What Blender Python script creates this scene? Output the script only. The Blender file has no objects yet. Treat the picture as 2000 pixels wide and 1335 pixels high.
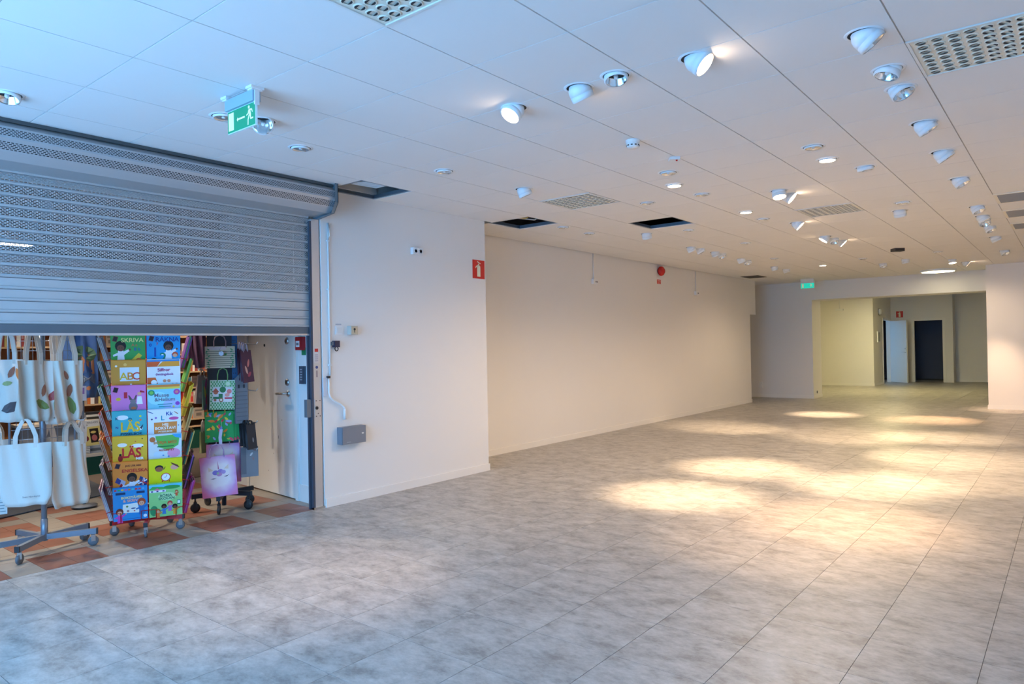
import bpy, math, random
from mathutils import Vector, Matrix
random.seed(7)
PI = math.pi
scene = bpy.context.scene
COL = scene.collection

# ---------------------------------------------------------------- camera
CAM_H, FPX, YAW, PITCH, ROLL = 1.45, 1363.96, 38.856, 0.338, -1.052
_y, _p, _r = (math.radians(a) for a in (YAW, PITCH, ROLL))
FWD = Vector((-math.sin(_y)*math.cos(_p), math.cos(_y)*math.cos(_p), math.sin(_p)))
_r0 = Vector((math.cos(_y), math.sin(_y), 0)); _u0 = _r0.cross(FWD)
RIGHT = math.cos(_r)*_r0 + math.sin(_r)*_u0
UP = -math.sin(_r)*_r0 + math.cos(_r)*_u0
EYE = Vector((0, 0, CAM_H))
cam_data = bpy.data.cameras.new('camera')
cam_data.sensor_fit = 'HORIZONTAL'; cam_data.sensor_width = 36.0
cam_data.lens = FPX*36.0/2000.0; cam_data.clip_start = 0.05; cam_data.clip_end = 200
cam = bpy.data.objects.new('camera', cam_data); COL.objects.link(cam)
m = Matrix((RIGHT, UP, -FWD)).transposed().to_4x4(); m.translation = EYE
cam.matrix_world = m
scene.camera = cam

# ---------------------------------------------------------------- world, daylight portal, exposure
world = bpy.data.worlds.new('world'); scene.world = world; world.use_nodes = True
bg = world.node_tree.nodes['Background']
bg.inputs['Color'].default_value = (0.20, 0.53, 1.0, 1); bg.inputs['Strength'].default_value = 9.6
WIN = (-5.2, -0.9, 0.12, 2.80, -1.6)          # storefront opening x0, x1, z0, z1, y
pl = bpy.data.lights.new('window_portal', 'AREA'); pl.shape = 'RECTANGLE'
pl.size = WIN[1]-WIN[0]; pl.size_y = WIN[3]-WIN[2]; pl.cycles.is_portal = True
po = bpy.data.objects.new('window_portal', pl); COL.objects.link(po)
po.location = ((WIN[0]+WIN[1])/2, WIN[4]-0.05, (WIN[2]+WIN[3])/2); po.rotation_euler = (PI/2, 0, PI)
vs = scene.view_settings
vs.view_transform = 'Standard'; vs.look = 'None'; vs.gamma = 1.0; vs.use_curve_mapping = False
vs.exposure = 0.28
H = 2.923                                     # ceiling height

# ---------------------------------------------------------------- helpers
def ray(px, py):
    return RIGHT*((px-1000)/FPX) - UP*((py-667.5)/FPX) + FWD
def on_z(px, py, z=0.0):
    d = ray(px, py); return EYE + d*((z-CAM_H)/d.z)
def on_x(px, py, x):
    d = ray(px, py); return EYE + d*(x/d.x)
def on_y(px, py, y):
    d = ray(px, py); return EYE + d*(y/d.y)
def on_d(px, py, depth):                      # a real distance along the view
    return EYE + ray(px, py)*depth
def proj(P):
    v = Vector(P)-EYE; w = v.dot(FWD)
    return (1000+FPX*v.dot(RIGHT)/w, 667.5-FPX*v.dot(UP)/w, w)

_mats = {}
def mat(name, col, rough=0.6, metal=0.0, noise=0.0, nscale=20.0, emit=None, estr=0.0, bump=0.0, spec=0.5, sheen=0.0):
    if name in _mats: return _mats[name]
    M = bpy.data.materials.new(name); M.use_nodes = True
    nt = M.node_tree; b = nt.nodes['Principled BSDF']
    b.inputs['Base Color'].default_value = (*col, 1); b.inputs['Roughness'].default_value = rough
    b.inputs['Metallic'].default_value = metal; b.inputs['Specular IOR Level'].default_value = spec
    if emit:
        b.inputs['Emission Color'].default_value = (*emit, 1); b.inputs['Emission Strength'].default_value = estr
    if noise or bump:
        g = nt.nodes.new('ShaderNodeNewGeometry'); n = nt.nodes.new('ShaderNodeTexNoise')
        n.inputs['Scale'].default_value = nscale; n.inputs['Detail'].default_value = 4
        nt.links.new(g.outputs['Position'], n.inputs['Vector'])
        if noise:
            r = nt.nodes.new('ShaderNodeMapRange')
            r.inputs['To Min'].default_value = 1-noise; r.inputs['To Max'].default_value = 1+noise
            v = nt.nodes.new('ShaderNodeVectorMath'); v.operation = 'SCALE'
            v.inputs[0].default_value = col
            nt.links.new(n.outputs['Fac'], r.inputs['Value']); nt.links.new(r.outputs['Result'], v.inputs['Scale'])
            nt.links.new(v.outputs['Vector'], b.inputs['Base Color'])
        if bump:
            bp = nt.nodes.new('ShaderNodeBump'); bp.inputs['Strength'].default_value = bump
            bp.inputs['Distance'].default_value = 0.004
            nt.links.new(n.outputs['Fac'], bp.inputs['Height']); nt.links.new(bp.outputs['Normal'], b.inputs['Normal'])
    _mats[name] = M
    return M
def rgb(r, g, b):                             # sRGB 0-255 to linear
    f = lambda c: (c/255/12.92) if c/255 <= 0.04045 else ((c/255+0.055)/1.055)**2.4
    return (f(r), f(g), f(b))
def paint(r, g, b, rough=0.55):
    return mat('paint_%d_%d_%d' % (r, g, b), rgb(r, g, b), rough)

class MB:
    def __init__(s): s.v = []; s.f = []; s.mi = []; s.sm = []
    def add(s, vs, fs, mi=0, smooth=False):
        o = len(s.v); s.v += [tuple(p) for p in vs]
        for f in fs: s.f.append([i+o for i in f]); s.mi.append(mi); s.sm.append(smooth)
    def box(s, x0, x1, y0, y1, z0, z1, mi=0, M=None):
        P = [Vector((x, y, z)) for z in (z0, z1) for y in (y0, y1) for x in (x0, x1)]
        if M: P = [M @ p for p in P]
        s.add(P, [(0,2,3,1),(4,5,7,6),(0,1,5,4),(2,6,7,3),(0,4,6,2),(1,3,7,5)], mi)
        return s
    def prism(s, pts, y0, y1, mi=0, M=None):   # polygon in x,z extruded along y
        n = len(pts)
        P = [Vector((x, y0, z)) for x, z in pts]+[Vector((x, y1, z)) for x, z in pts]
        if M: P = [M @ p for p in P]
        s.add(P, [list(range(n)), list(range(2*n-1, n-1, -1))]+[(i, i+n, (i+1) % n+n, (i+1) % n) for i in range(n)], mi)
        return s
    def flat(s, pts, y, mi=0, M=None):         # polygon in x,z facing -y
        P = [Vector((x, y, z)) for x, z in pts]
        if M: P = [M @ p for p in P]
        s.add(P, [list(range(len(pts)))], mi); return s
    def lathe(s, prof, n=20, mi=0, M=None, smooth=True, caps=True):   # profile of (r, z)
        P = []
        for r, z in prof:
            for k in range(n):
                a = 2*PI*k/n; P.append(Vector((r*math.cos(a), r*math.sin(a), z)))
        if M: P = [M @ p for p in P]
        F = []
        for j in range(len(prof)-1):
            for k in range(n):
                a, b = j*n+k, j*n+(k+1) % n; F.append((a, b, b+n, a+n))
        s.add(P, F, mi, smooth)
        if caps:
            o = len(s.v)-len(P)
            for j, rev in ((0, True), (len(prof)-1, False)):
                if prof[j][0] > 1e-5:
                    f = [o+j*n+k for k in range(n)]
                    s.f.append(f[::-1] if rev else f); s.mi.append(mi); s.sm.append(False)
        return s
    def tube(s, path, r, n=6, mi=0, M=None, closed=False):
        path = [Vector(p) for p in path]
        if M: path = [M @ p for p in path]
        P = []; L = len(path); up = Vector((0.13, 0.21, 0.97))
        for i in range(L):
            a = path[(i-1) % L] if (closed or i > 0) else path[0]
            b = path[(i+1) % L] if (closed or i < L-1) else path[-1]
            t = (b-a).normalized()
            u = t.cross(up)
            if u.length < 1e-3: u = t.cross(Vector((1, 0, 0)))
            u.normalize(); w = t.cross(u)
            for k in range(n):
                g = 2*PI*k/n; P.append(path[i]+(u*math.cos(g)+w*math.sin(g))*r)
        F = []
        for i in range(L if closed else L-1):
            for k in range(n):
                a, b = i*n+k, i*n+(k+1) % n; c = ((i+1) % L)*n
                F.append((a, b, c+(k+1) % n, c+k))
        if not closed: F += [list(range(n))[::-1], [(L-1)*n+k for k in range(n)]]
        s.add(P, F, mi, True); return s
    def ribbon(s, path, side, w, mi=0, M=None, th=0.002):   # flat strap: path points, side vector
        path = [Vector(p) for p in path]; side = Vector(side).normalized()*w/2
        P = []
        for i, p in enumerate(path):
            t = (path[min(i+1, len(path)-1)]-path[max(i-1, 0)]).normalized()
            nn = t.cross(side).normalized()*th/2
            P += [p-side-nn, p+side-nn, p+side+nn, p-side+nn]
        if M: P = [M @ p for p in P]
        F = []
        for i in range(len(path)-1):
            for k in range(4):
                F.append((i*4+k, i*4+(k+1) % 4, (i+1)*4+(k+1) % 4, (i+1)*4+k))
        e = (len(path)-1)*4
        F += [(3, 2, 1, 0), (e, e+1, e+2, e+3)]
        s.add(P, F, mi, False); return s
    def mesh(s, name, mats):
        me = bpy.data.meshes.new(name); me.from_pydata(s.v, [], s.f)
        for k in (mats if isinstance(mats, (list, tuple)) else [mats]): me.materials.append(k)
        me.polygons.foreach_set('material_index', s.mi); me.polygons.foreach_set('use_smooth', s.sm)
        me.update(); return me
    def build(s, name, mats, parent=None):
        return link(name, s.mesh(name, mats), parent)
def link(name, data, parent=None, M=None):
    o = bpy.data.objects.new(name, data); COL.objects.link(o)
    if parent: o.parent = parent
    if M is not None: o.matrix_local = M
    return o
def tag(o, label, cat, group=None):
    o['label'] = label; o['category'] = cat
    if group: o['group'] = group
    return o
def thing(name, label, cat, loc=(0, 0, 0), rz=0.0, group=None):
    o = bpy.data.objects.new(name, None); COL.objects.link(o); o.empty_display_size = 0.1
    o.location = loc; o.rotation_euler = (0, 0, rz)
    return tag(o, label, cat, group)
def struct(name, mb, mats, parent=None):
    o = mb.build(name, mats, parent)
    if not parent: o['kind'] = 'structure'
    return o
_tc = {}
def text_mesh(s, size, m, align='CENTER', thick=0.0, bold=0.0, squeeze=1.0):
    key = (s, size, m.name, align, thick, bold, squeeze)
    if key in _tc: return _tc[key]
    cu = bpy.data.curves.new('txt', 'FONT'); cu.body = s; cu.size = size; cu.align_x = align
    cu.extrude = thick; cu.offset = bold; cu.resolution_u = 3
    cu.materials.append(m)
    ob = bpy.data.objects.new('txt', cu); COL.objects.link(ob)
    dg = bpy.context.evaluated_depsgraph_get()
    me = bpy.data.meshes.new_from_object(ob.evaluated_get(dg))
    # lay the letters into the x,z plane facing -y
    me.transform(Matrix.Diagonal((squeeze, 1, 1, 1)))
    me.transform(Matrix.Rotation(PI/2, 4, 'X'))
    bpy.data.objects.remove(ob); bpy.data.curves.remove(cu)
    _tc[key] = me
    return me
def text(name, s, size, m, parent, x, y, z, **k):
    return link(name, text_mesh(s, size, m, **k), parent, Matrix.Translation((x, y, z)))
def circ(cx, cz, rx, rz=None, n=14, a0=0, a1=2*PI):
    rz = rx if rz is None else rz
    full = abs(a1-a0-2*PI) < 1e-6
    return [(cx+rx*math.cos(a0+(a1-a0)*k/(n if full else n-1)), cz+rz*math.sin(a0+(a1-a0)*k/(n if full else n-1))) for k in range(n)]
def rect(x0, x1, z0, z1): return [(x0, z0), (x1, z0), (x1, z1), (x0, z1)]
def facing(P, az_to=None):                     # rotation about z so that local -y looks at the viewer side
    d = Vector((0, 0)) - Vector((P[0], P[1])); return math.atan2(d.y, d.x)+PI/2

# ---------------------------------------------------------------- materials
WHITE = mat('white_wall_paint', (0.80, 0.78, 0.76), 0.75, noise=0.015, nscale=1.3, spec=0.25)
SKIRT = mat('white_skirting_paint', (0.82, 0.80, 0.77), 0.45)
CEIL = mat('white_ceiling_tile', (0.82, 0.81, 0.80), 0.9, noise=0.012, nscale=3, spec=0.15)
CGRID = mat('ceiling_grid_white', (0.55, 0.52, 0.49), 0.7)
LAMPW = mat('lamp_white_enamel', (0.80, 0.84, 0.88), 0.32)
LAMPD = mat('lamp_gap_black', (0.02, 0.02, 0.022), 0.8)
CHROME = mat('lamp_reflector', (0.85, 0.88, 0.9), 0.12, 1.0)
GLOW = mat('lamp_lit_face', (1, 1, 1), 0.5, emit=(1.0, 0.70, 0.44), estr=30.0)
ALU = mat('brushed_aluminium', (0.62, 0.62, 0.63), 0.38, 0.7, noise=0.04, nscale=8)
STEEL = mat('steel', (0.6, 0.61, 0.62), 0.3, 1.0)
GREYM = mat('grey_steel_paint', rgb(112, 118, 126), 0.45, 0.2)
BLACK = mat('black_plastic', (0.018, 0.019, 0.022), 0.45)
DARKV = mat('dark_void', (0.012, 0.012, 0.014), 0.95, spec=0.0)
PLWHITE = mat('white_plastic', (0.78, 0.79, 0.80), 0.4)
RED = mat('sign_red', rgb(200, 40, 32), 0.5)
PAPER = mat('paper_pages', rgb(225, 225, 222), 0.8)
PALE = mat('sign_pale_white', rgb(232, 232, 205), 0.5)

def floor_material():
    M = bpy.data.materials.new('vinyl_concrete_tile'); M.use_nodes = True
    nt = M.node_tree; N = nt.nodes; L = nt.links; b = N['Principled BSDF']
    g = N.new('ShaderNodeNewGeometry'); oi = N.new('ShaderNodeObjectInfo')
    mul = N.new('ShaderNodeMath'); mul.operation = 'MULTIPLY'; mul.inputs[1].default_value = 37.0
    add = N.new('ShaderNodeVectorMath'); add.operation = 'ADD'
    L.new(oi.outputs['Random'], mul.inputs[0]); L.new(g.outputs['Position'], add.inputs[0]); L.new(mul.outputs[0], add.inputs[1])
    mp = N.new('ShaderNodeMapping'); mp.inputs['Scale'].default_value = (1.0, 1.6, 1.0); mp.inputs['Rotation'].default_value = (0, 0, 0.66)
    L.new(add.outputs[0], mp.inputs['Vector'])
    n1 = N.new('ShaderNodeTexNoise'); n1.inputs['Scale'].default_value = 5.5; n1.inputs['Detail'].default_value = 9; n1.inputs['Roughness'].default_value = 0.68
    n2 = N.new('ShaderNodeTexNoise'); n2.inputs['Scale'].default_value = 24; n2.inputs['Detail'].default_value = 6; n2.inputs['Roughness'].default_value = 0.7
    L.new(mp.outputs[0], n1.inputs['Vector']); L.new(mp.outputs[0], n2.inputs['Vector'])
    mx = N.new('ShaderNodeMath'); mx.operation = 'MULTIPLY_ADD'; mx.inputs[1].default_value = 0.45
    L.new(n2.outputs['Fac'], mx.inputs[0]); L.new(n1.outputs['Fac'], mx.inputs[2])
    cr = N.new('ShaderNodeValToRGB'); e = cr.color_ramp.elements
    e[0].position = 0.54; e[0].color = (0.235, 0.221, 0.206, 1); e[1].position = 0.92; e[1].color = (0.51, 0.490, 0.465, 1)
    k = cr.color_ramp.elements.new(0.70); k.color = (0.365, 0.347, 0.326, 1)
    L.new(mx.outputs[0], cr.inputs['Fac']); L.new(cr.outputs['Color'], b.inputs['Base Color'])
    b.inputs['Roughness'].default_value = 0.40; b.inputs['Specular IOR Level'].default_value = 0.35
    bp = N.new('ShaderNodeBump'); bp.inputs['Strength'].default_value = 0.08; bp.inputs['Distance'].default_value = 0.003
    L.new(n2.outputs['Fac'], bp.inputs['Height']); L.new(bp.outputs['Normal'], b.inputs['Normal'])
    return M
VINYL = floor_material()

# ================================================================ STRUCTURE
XN, XR = -5.378, -6.05         # near wall face, recessed wall face
XT = -5.41                     # where the vinyl meets the shop tiles
X_RIGHT, Y_FRONT, Y_BACK = 1.6, -1.6, 18.3
TOP = 3.5
def visible(P, mx=60):
    v = Vector(P)-EYE
    if v.dot(FWD) < 0.3: return False
    x, y, w = proj(P); return -mx < x < 2000+mx and -mx < y < 1335+mx

# ---- floor: vinyl tiles on a dark bed, recessed joints
JOINT = mat('floor_joint', (0.13, 0.12, 0.115), 0.9)
fb = MB(); fb.box(XT, X_RIGHT, Y_FRONT, 6.2, -0.06, -0.003); fb.box(-7.5, X_RIGHT, 6.2, 29.5, -0.06, -0.003)
floor = struct('floor', fb, JOINT)
TS, TG = 0.455, 0.0012
tiles = []
def floor_min_x(y): return XT if y < 6.2 else (XR if y < 16.6 else -7.4)
for i in range(-6, 18):
    for j in range(-8, 62):
        x1 = -0.345-TS*i; x0 = x1-TS; y0 = 1.91+TS*j; y1 = y0+TS
        xm = floor_min_x((y0+y1)/2)
        a, b, c_, d = max(x0, xm), min(x1, X_RIGHT), max(y0, Y_FRONT), min(y1, 28.0)
        if b-a < 0.02 or d-c_ < 0.02: continue
        cx, cy = (a+b)/2, (c_+d)/2
        vis = any(visible((px, py, 0), 0) for px in (a, cx, b) for py in (c_, cy, d))
        tiles.append((not vis, math.hypot(cx, cy), a, b, c_, d))
tiles.sort()
FT_SHARED = MB().box(-TS/2+TG, TS/2-TG, -TS/2+TG, TS/2-TG, -0.006, 0.0).mesh('floor_tile', VINYL)
rest = MB(); n = 0
for hid, dist, a, b, c_, d in tiles:
    if n < 290 and not hid and dist < 12.5:
        n += 1
        if abs(b-a-TS) < 1e-4 and abs(d-c_-TS) < 1e-4: o = link('floor_tile', FT_SHARED, floor)
        else:
            w, h = (b-a)/2-TG, (d-c_)/2-TG
            o = MB().box(-w, w, -h, h, -0.006, 0).build('floor_tile', VINYL, floor)
        o.location = ((a+b)/2, (c_+d)/2, 0)
    else: rest.box(a+TG, b-TG, c_+TG, d-TG, -0.006, 0.0)
o = rest.build('floor_tile_field', VINYL, floor); o['kind'] = 'stuff'

# ---- ceiling: 600 mm tiles under a grid, three tiles missing, vents and grilles let in
GX, GY = -1.831, 3.338
def cell(ix, iy): return (GX+0.6*ix, GX+0.6*ix+0.6, GY+0.6*iy, GY+0.6*iy+0.6)
HOLES = {(-6, 1), (-6, 5), (-4, 7)}
VENTS = {(-4, 4), (-1, 8), (-1, -3), (2, 1)}
GRILLES = {(2, 9), (2, 11), (2, 13)}
def ceil_min_x(y): return XN if y < 6.2 else (XR if y < 16.6 else -7.4)
cb = MB(); ctiles = []
for ix in range(-11, 6):
    for iy in range(-9, 25):
        x0, x1, y0, y1 = cell(ix, iy)
        xm = ceil_min_x((y0+y1)/2+0.1)
        a, b, c_, d = max(x0, xm), min(x1, X_RIGHT), max(y0, Y_FRONT), min(y1, Y_BACK)
        if b-a < 0.02 or d-c_ < 0.02 or (ix, iy) in HOLES: continue
        if (ix, iy) not in VENTS: cb.box(a, b, c_, d, H+0.0075, H+0.02)
        if (ix, iy) in VENTS or (ix, iy) in GRILLES: continue
        cx, cy = (a+b)/2, (c_+d)/2
        vis = any(visible((px, py, H), 0) for px in (a, cx, b) for py in (c_, cy, d))
        ctiles.append((not vis, math.hypot(cx, cy), a, b, c_, d))
ceiling = struct('ceiling', cb, CGRID)
ctiles.sort()
GAX, GAY = 0.0036, 0.0027
def tile_mb(w, h):
    m_ = MB(); z0, z1, c = H, H+0.0075, 0.0003
    P = [(-w+c, -h+c, z0), (w-c, -h+c, z0), (w-c, h-c, z0), (-w+c, h-c, z0), (-w, -h, z1), (w, -h, z1), (w, h, z1), (-w, h, z1)]
    m_.add(P, [(3,2,1,0), (0,1,5,4), (1,2,6,5), (2,3,7,6), (3,0,4,7), (4,5,6,7)]); return m_
CT_SHARED = tile_mb(0.3-GAX, 0.3-GAY).mesh('ceiling_tile', CEIL)
rest = MB(); n = 0
for hid, dist, a, b, c_, d in ctiles:
    w, h = (b-a)/2-GAX, (d-c_)/2-GAY
    if n < 295 and not hid:
        n += 1
        if abs(b-a-0.6) < 1e-4 and abs(d-c_-0.6) < 1e-4: o = link('ceiling_tile', CT_SHARED, ceiling)
        else: o = tile_mb(w, h).build('ceiling_tile', CEIL, ceiling)
        o.location = ((a+b)/2, (c_+d)/2, 0)
    else:
        mb = tile_mb(w, h); off = Vector(((a+b)/2, (c_+d)/2, 0))
        rest.add([Vector(p)+off for p in mb.v], mb.f)
o = rest.build('ceiling_tile_field', CEIL, ceiling); o['kind'] = 'stuff'
# grid frame lips round the open cells
for k in HOLES:
    x0, x1, y0, y1 = cell(*k); x0 = max(x0, ceil_min_x((y0+y1)/2))
    f = MB(); t = 0.024
    for q in ((x0, x0+t, y0, y1), (x1-t, x1, y0, y1), (x0+t, x1-t, y0, y0+t), (x0+t, x1-t, y1-t, y1)):
        f.box(*q, H+0.004, H+0.010)
    for q in ((x0-0.002, x0+0.002, y0, y1), (x1-0.002, x1+0.002, y0, y1), (x0, x1, y0-0.002, y0+0.002), (x0, x1, y1-0.002, y1+0.002)):
        f.box(*q, H+0.010, H+0.045)
    f.build('open_cell_frame', mat('grid_steel', rgb(120, 135, 150), 0.4, 0.5), ceiling)
# plenum above the tiles
SLAB = mat('dark_concrete_slab', (0.05, 0.05, 0.055), 0.95, noise=0.3, nscale=3)
o = struct('ceiling_slab', MB().box(-7.5, X_RIGHT, Y_FRONT, 29.5, TOP, TOP+0.1), SLAB)

# ---- walls
w = MB(); w.box(-5.62, XN, 3.90, 6.2, -0.05, TOP); w.box(XR-0.12, -5.62, 6.1, 6.2, -0.05, TOP)
struct('wall_left', w, WHITE)
w = MB(); w.box(XR-0.12, XR, 6.2, 16.62, -0.05, TOP); w.box(XR-0.12, XR, 16.62, 17.0, 2.105, TOP)
struct('wall_left_recessed', w, WHITE)
w = MB(); w.box(-7.5, -7.4, 16.5, 18.3, -0.05, TOP); w.box(-7.5, XR-0.12, 16.5, 16.6, -0.05, TOP)
struct('wall_alcove', w, WHITE)
w = MB(); w.box(-7.5, -5.1, Y_BACK, 19.05, -0.05, TOP); w.box(-5.1, -1.385, Y_BACK, 19.05, 2.468, TOP)
struct('wall_back', w, WHITE)
struct('wall_back_pier', MB().box(-1.385, X_RIGHT+0.15, 17.1, 19.05, -0.05, TOP), WHITE)
struct('wall_right', MB().box(X_RIGHT, X_RIGHT+0.15, Y_FRONT-0.15, 17.1, -0.05, TOP), WHITE)
x0, x1, z0, z1, yw = WIN
w = MB(); w.box(-5.62, x0, yw-0.15, yw, -0.05, TOP); w.box(x1, X_RIGHT+0.15, yw-0.15, yw, -0.05, TOP)
w.box(x0, x1, yw-0.15, yw, -0.05, z0); w.box(x0, x1, yw-0.15, yw, z1, TOP)
struct('wall_front', w, WHITE)
w = MB()
for k in range(5):
    xx = x0+(x1-x0)*k/4; w.box(xx-0.03, xx+0.03, yw-0.11, yw-0.05, z0, z1)
for zz in (z0, 2.2, z1): w.box(x0, x1, yw-0.11, yw-0.05, zz-0.03, zz+0.03)
struct('window_1', w, GREYM)
w = MB(); w.box(-5.62, -5.50, 0.0, 3.90, 2.62, TOP); w.box(-5.62, XN, Y_FRONT, 0.0, -0.05, TOP)
struct('wall_shutter_header', w, WHITE)

# ---- back room behind the opening
w = MB(); w.box(-7.5, -4.88, 24.0, 24.1, -0.05, TOP); w.box(-4.98, -4.88, 24.1, 25.38, -0.05, TOP)
w.box(-4.98, -4.88, 25.38, 26.42, 2.08, TOP); w.box(-4.98, -4.88, 26.42, 26.7, -0.05, TOP)
struct('wall_backroom_left', w, WHITE)
w = MB(); w.box(-4.98, -4.20, 26.7, 26.8, -0.05, TOP); w.box(-4.20, -3.36, 26.7, 26.8, 2.05, TOP)
w.box(-3.36, -3.08, 26.7, 27.3, -0.05, TOP); w.box(-3.08, X_RIGHT, 27.2, 27.3, -0.05, TOP)
struct('wall_backroom_rear', w, WHITE)
struct('wall_backroom_right', MB().box(X_RIGHT, X_RIGHT+0.15, 19.05, 29.5, -0.05, TOP), WHITE)
struct('wall_backroom_side', MB().box(-7.6, -7.5, 18.3, 29.5, -0.05, TOP), WHITE)
struct('ceiling_backroom', MB().box(-7.5, X_RIGHT, 19.05, 27.3, H, H+0.05), CEIL)
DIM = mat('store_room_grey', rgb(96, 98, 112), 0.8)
w = MB(); w.box(-5.6, -3.2, 29.0, 29.1, -0.05, TOP); w.box(-3.3, -3.2, 27.3, 29.0, -0.05, TOP); w.box(-5.6, -3.37, 26.85, 29.0, 2.6, 2.7)
w.box(-5.7, -5.6, 26.8, 29.1, -0.05, TOP)
struct('wall_store_room', w, DIM)

def skirt(name, segs):
    w = MB()
    for q in segs: w.box(*q, 0.0, 0.08)
    return struct(name, w, SKIRT)
skirt('baseboard_left', [(XN, XN+0.012, 3.91, 6.21)])
skirt('baseboard_left_recessed', [(XR, XR+0.012, 6.2, 16.63), (XR-0.12, XR+0.012, 16.62, 16.632)])
skirt('baseboard_back', [(-7.4, -5.088, Y_BACK-0.012, Y_BACK), (-5.1, -5.088, Y_BACK, 19.05)])
skirt('baseboard_back_pier', [(-1.397, X_RIGHT, 17.088, 17.1), (-1.397, -1.385, 17.1, 19.05)])
skirt('baseboard_backroom', [(-7.5, -4.868, 23.988, 24.0), (-4.88, -4.868, 24.0, 25.32), (-3.07, X_RIGHT, 27.188, 27.2)])

# door frames and leaves in the back room
DOORP = mat('door_white_paint', (0.76, 0.76, 0.74), 0.4)
f = MB(); f.box(-4.88, -4.862, 25.32, 25.38, 0, 2.14); f.box(-4.88, -4.862, 26.42, 26.48, 0, 2.14); f.box(-4.88, -4.862, 25.38, 26.42, 2.08, 2.14)
struct('trim_1', f, SKIRT)
f = MB(); f.box(-4.27, -4.20, 26.68, 26.7, 0, 2.12); f.box(-3.36, -3.29, 26.68, 26.7, 0, 2.12); f.box(-4.20, -3.36, 26.68, 26.7, 2.05, 2.12)
f.box(-4.20, -4.185, 26.7, 26.8, 0, 2.05); f.box(-3.375, -3.36, 26.7, 26.8, 0, 2.05)
struct('trim_2', f, SKIRT)
d0, d1 = Vector((-4.85, 26.44, 0)), Vector((-4.27, 25.90, 0)); dv = d1-d0
door = struct('door_1', MB().box(0, dv.length, -0.02, 0.02, 0.012, 2.06), DOORP)
door.location = d0; door.rotation_euler = (0, 0, math.atan2(dv.y, dv.x))
def door_handle(parent, x, z, s, yside):
    y = yside*0.02
    h = MB(); R = Matrix.Translation((x, y, z)) @ Matrix.Rotation(-yside*PI/2, 4, 'X')
    h.lathe([(0.026, 0), (0.026, 0.006), (0.011, 0.008), (0.011, 0.045)], 14, 0, R)
    h.tube([(x, y+yside*0.042, z), (x-s*0.02, y+yside*0.046, z), (x-s*0.125, y+yside*0.046, z)], 0.009, 8)
    return h.build('door_handle', STEEL, parent)
def lock_rose(parent, x, z, yside, r=0.026):
    h = MB(); R = Matrix.Translation((x, yside*0.02, z)) @ Matrix.Rotation(-yside*PI/2, 4, 'X')
    h.lathe([(r, 0), (r, 0.008), (r*0.6, 0.016), (r*0.35, 0.016)], 14, 0, R); return h.build('lock_cylinder', STEEL, parent)
door_handle(door, dv.length-0.07, 1.02, 1, -1); lock_rose(door, dv.length-0.07, 1.14, -1)

# ---- the book shop behind the shutter
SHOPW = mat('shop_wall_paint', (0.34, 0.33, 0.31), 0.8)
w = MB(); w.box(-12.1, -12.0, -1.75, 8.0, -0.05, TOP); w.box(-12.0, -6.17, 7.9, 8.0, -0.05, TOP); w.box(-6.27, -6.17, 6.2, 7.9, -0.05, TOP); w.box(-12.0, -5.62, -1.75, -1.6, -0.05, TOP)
struct('wall_shop', w, SHOPW)
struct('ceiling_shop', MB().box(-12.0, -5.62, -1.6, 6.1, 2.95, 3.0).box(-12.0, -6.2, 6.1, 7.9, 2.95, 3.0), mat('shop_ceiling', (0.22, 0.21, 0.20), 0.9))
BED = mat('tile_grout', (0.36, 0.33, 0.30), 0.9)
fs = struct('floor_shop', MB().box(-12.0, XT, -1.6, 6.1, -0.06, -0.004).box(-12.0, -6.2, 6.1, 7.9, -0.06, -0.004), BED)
TERRA = mat('terracotta_tile', rgb(140, 90, 72), 0.42, noise=0.22, nscale=5)
BEIGE = mat('beige_floor_tile', rgb(150, 141, 130), 0.42, noise=0.12, nscale=6)
TX, TY = 0.2085, 0.195
mT = {}
for nm, M_ in (('t', TERRA), ('b', BEIGE)):
    mT[nm] = MB().box(-TX/2+0.0015, TX/2-0.0015, -TY/2+0.0015, TY/2-0.0015, -0.006, 0).mesh('shop_tile', M_)
restb, restt = MB(), MB()
for i in range(12):
    for j in range(-12, 26):
        cx, cy = XT-0.002-TX*(i+0.5), 1.685+TY*(j+0.5)
        if cy > 4.15 and cx > -7.6: continue
        k = 't' if (i % 3 != 2 and j % 3 != 2) else 'b'
        if visible((cx, cy, 0), 20) and 0.9 < cy < 4.2:
            link('shop_tile', mT[k], fs).location = (cx, cy, 0)
        else: (restt if k == 't' else restb).box(cx-TX/2+0.0015, cx+TX/2-0.0015, cy-TY/2+0.0015, cy+TY/2-0.0015, -0.006, 0)
for r_, M_ in ((restt, TERRA), (restb, BEIGE)): r_.build('shop_tile_field', M_, fs)['kind'] = 'stuff'
CARPB = mat('brown_carpet', rgb(112, 96, 84), 0.95, noise=0.12, nscale=60, bump=0.4)
CARPG = mat('grey_carpet', rgb(84, 88, 96), 0.95, noise=0.15, nscale=90, bump=0.5)
tag(MB().box(-11.99, -7.93, -1.59, 7.89, -0.004, 0.006).build('carpet', CARPB), 'brown carpet covering the back of the book shop floor', 'carpet')
mm = MB(); P = [(-7.0, 0.6), (-7.80, 3.05), (-9.05, 3.2), (-9.05, 0.6)]
mm.add([(x, y, 0.0065) for x, y in P]+[(x, y, 0.014) for x, y in P], [(3,2,1,0)[::-1], (4,5,6,7)[::-1], (0,1,5,4), (1,2,6,5), (2,3,7,6), (3,0,4,7)])
tag(mm.build('entrance_mat', CARPG), 'dark grey ribbed mat lying behind the tote bag rack', 'mat')

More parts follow.
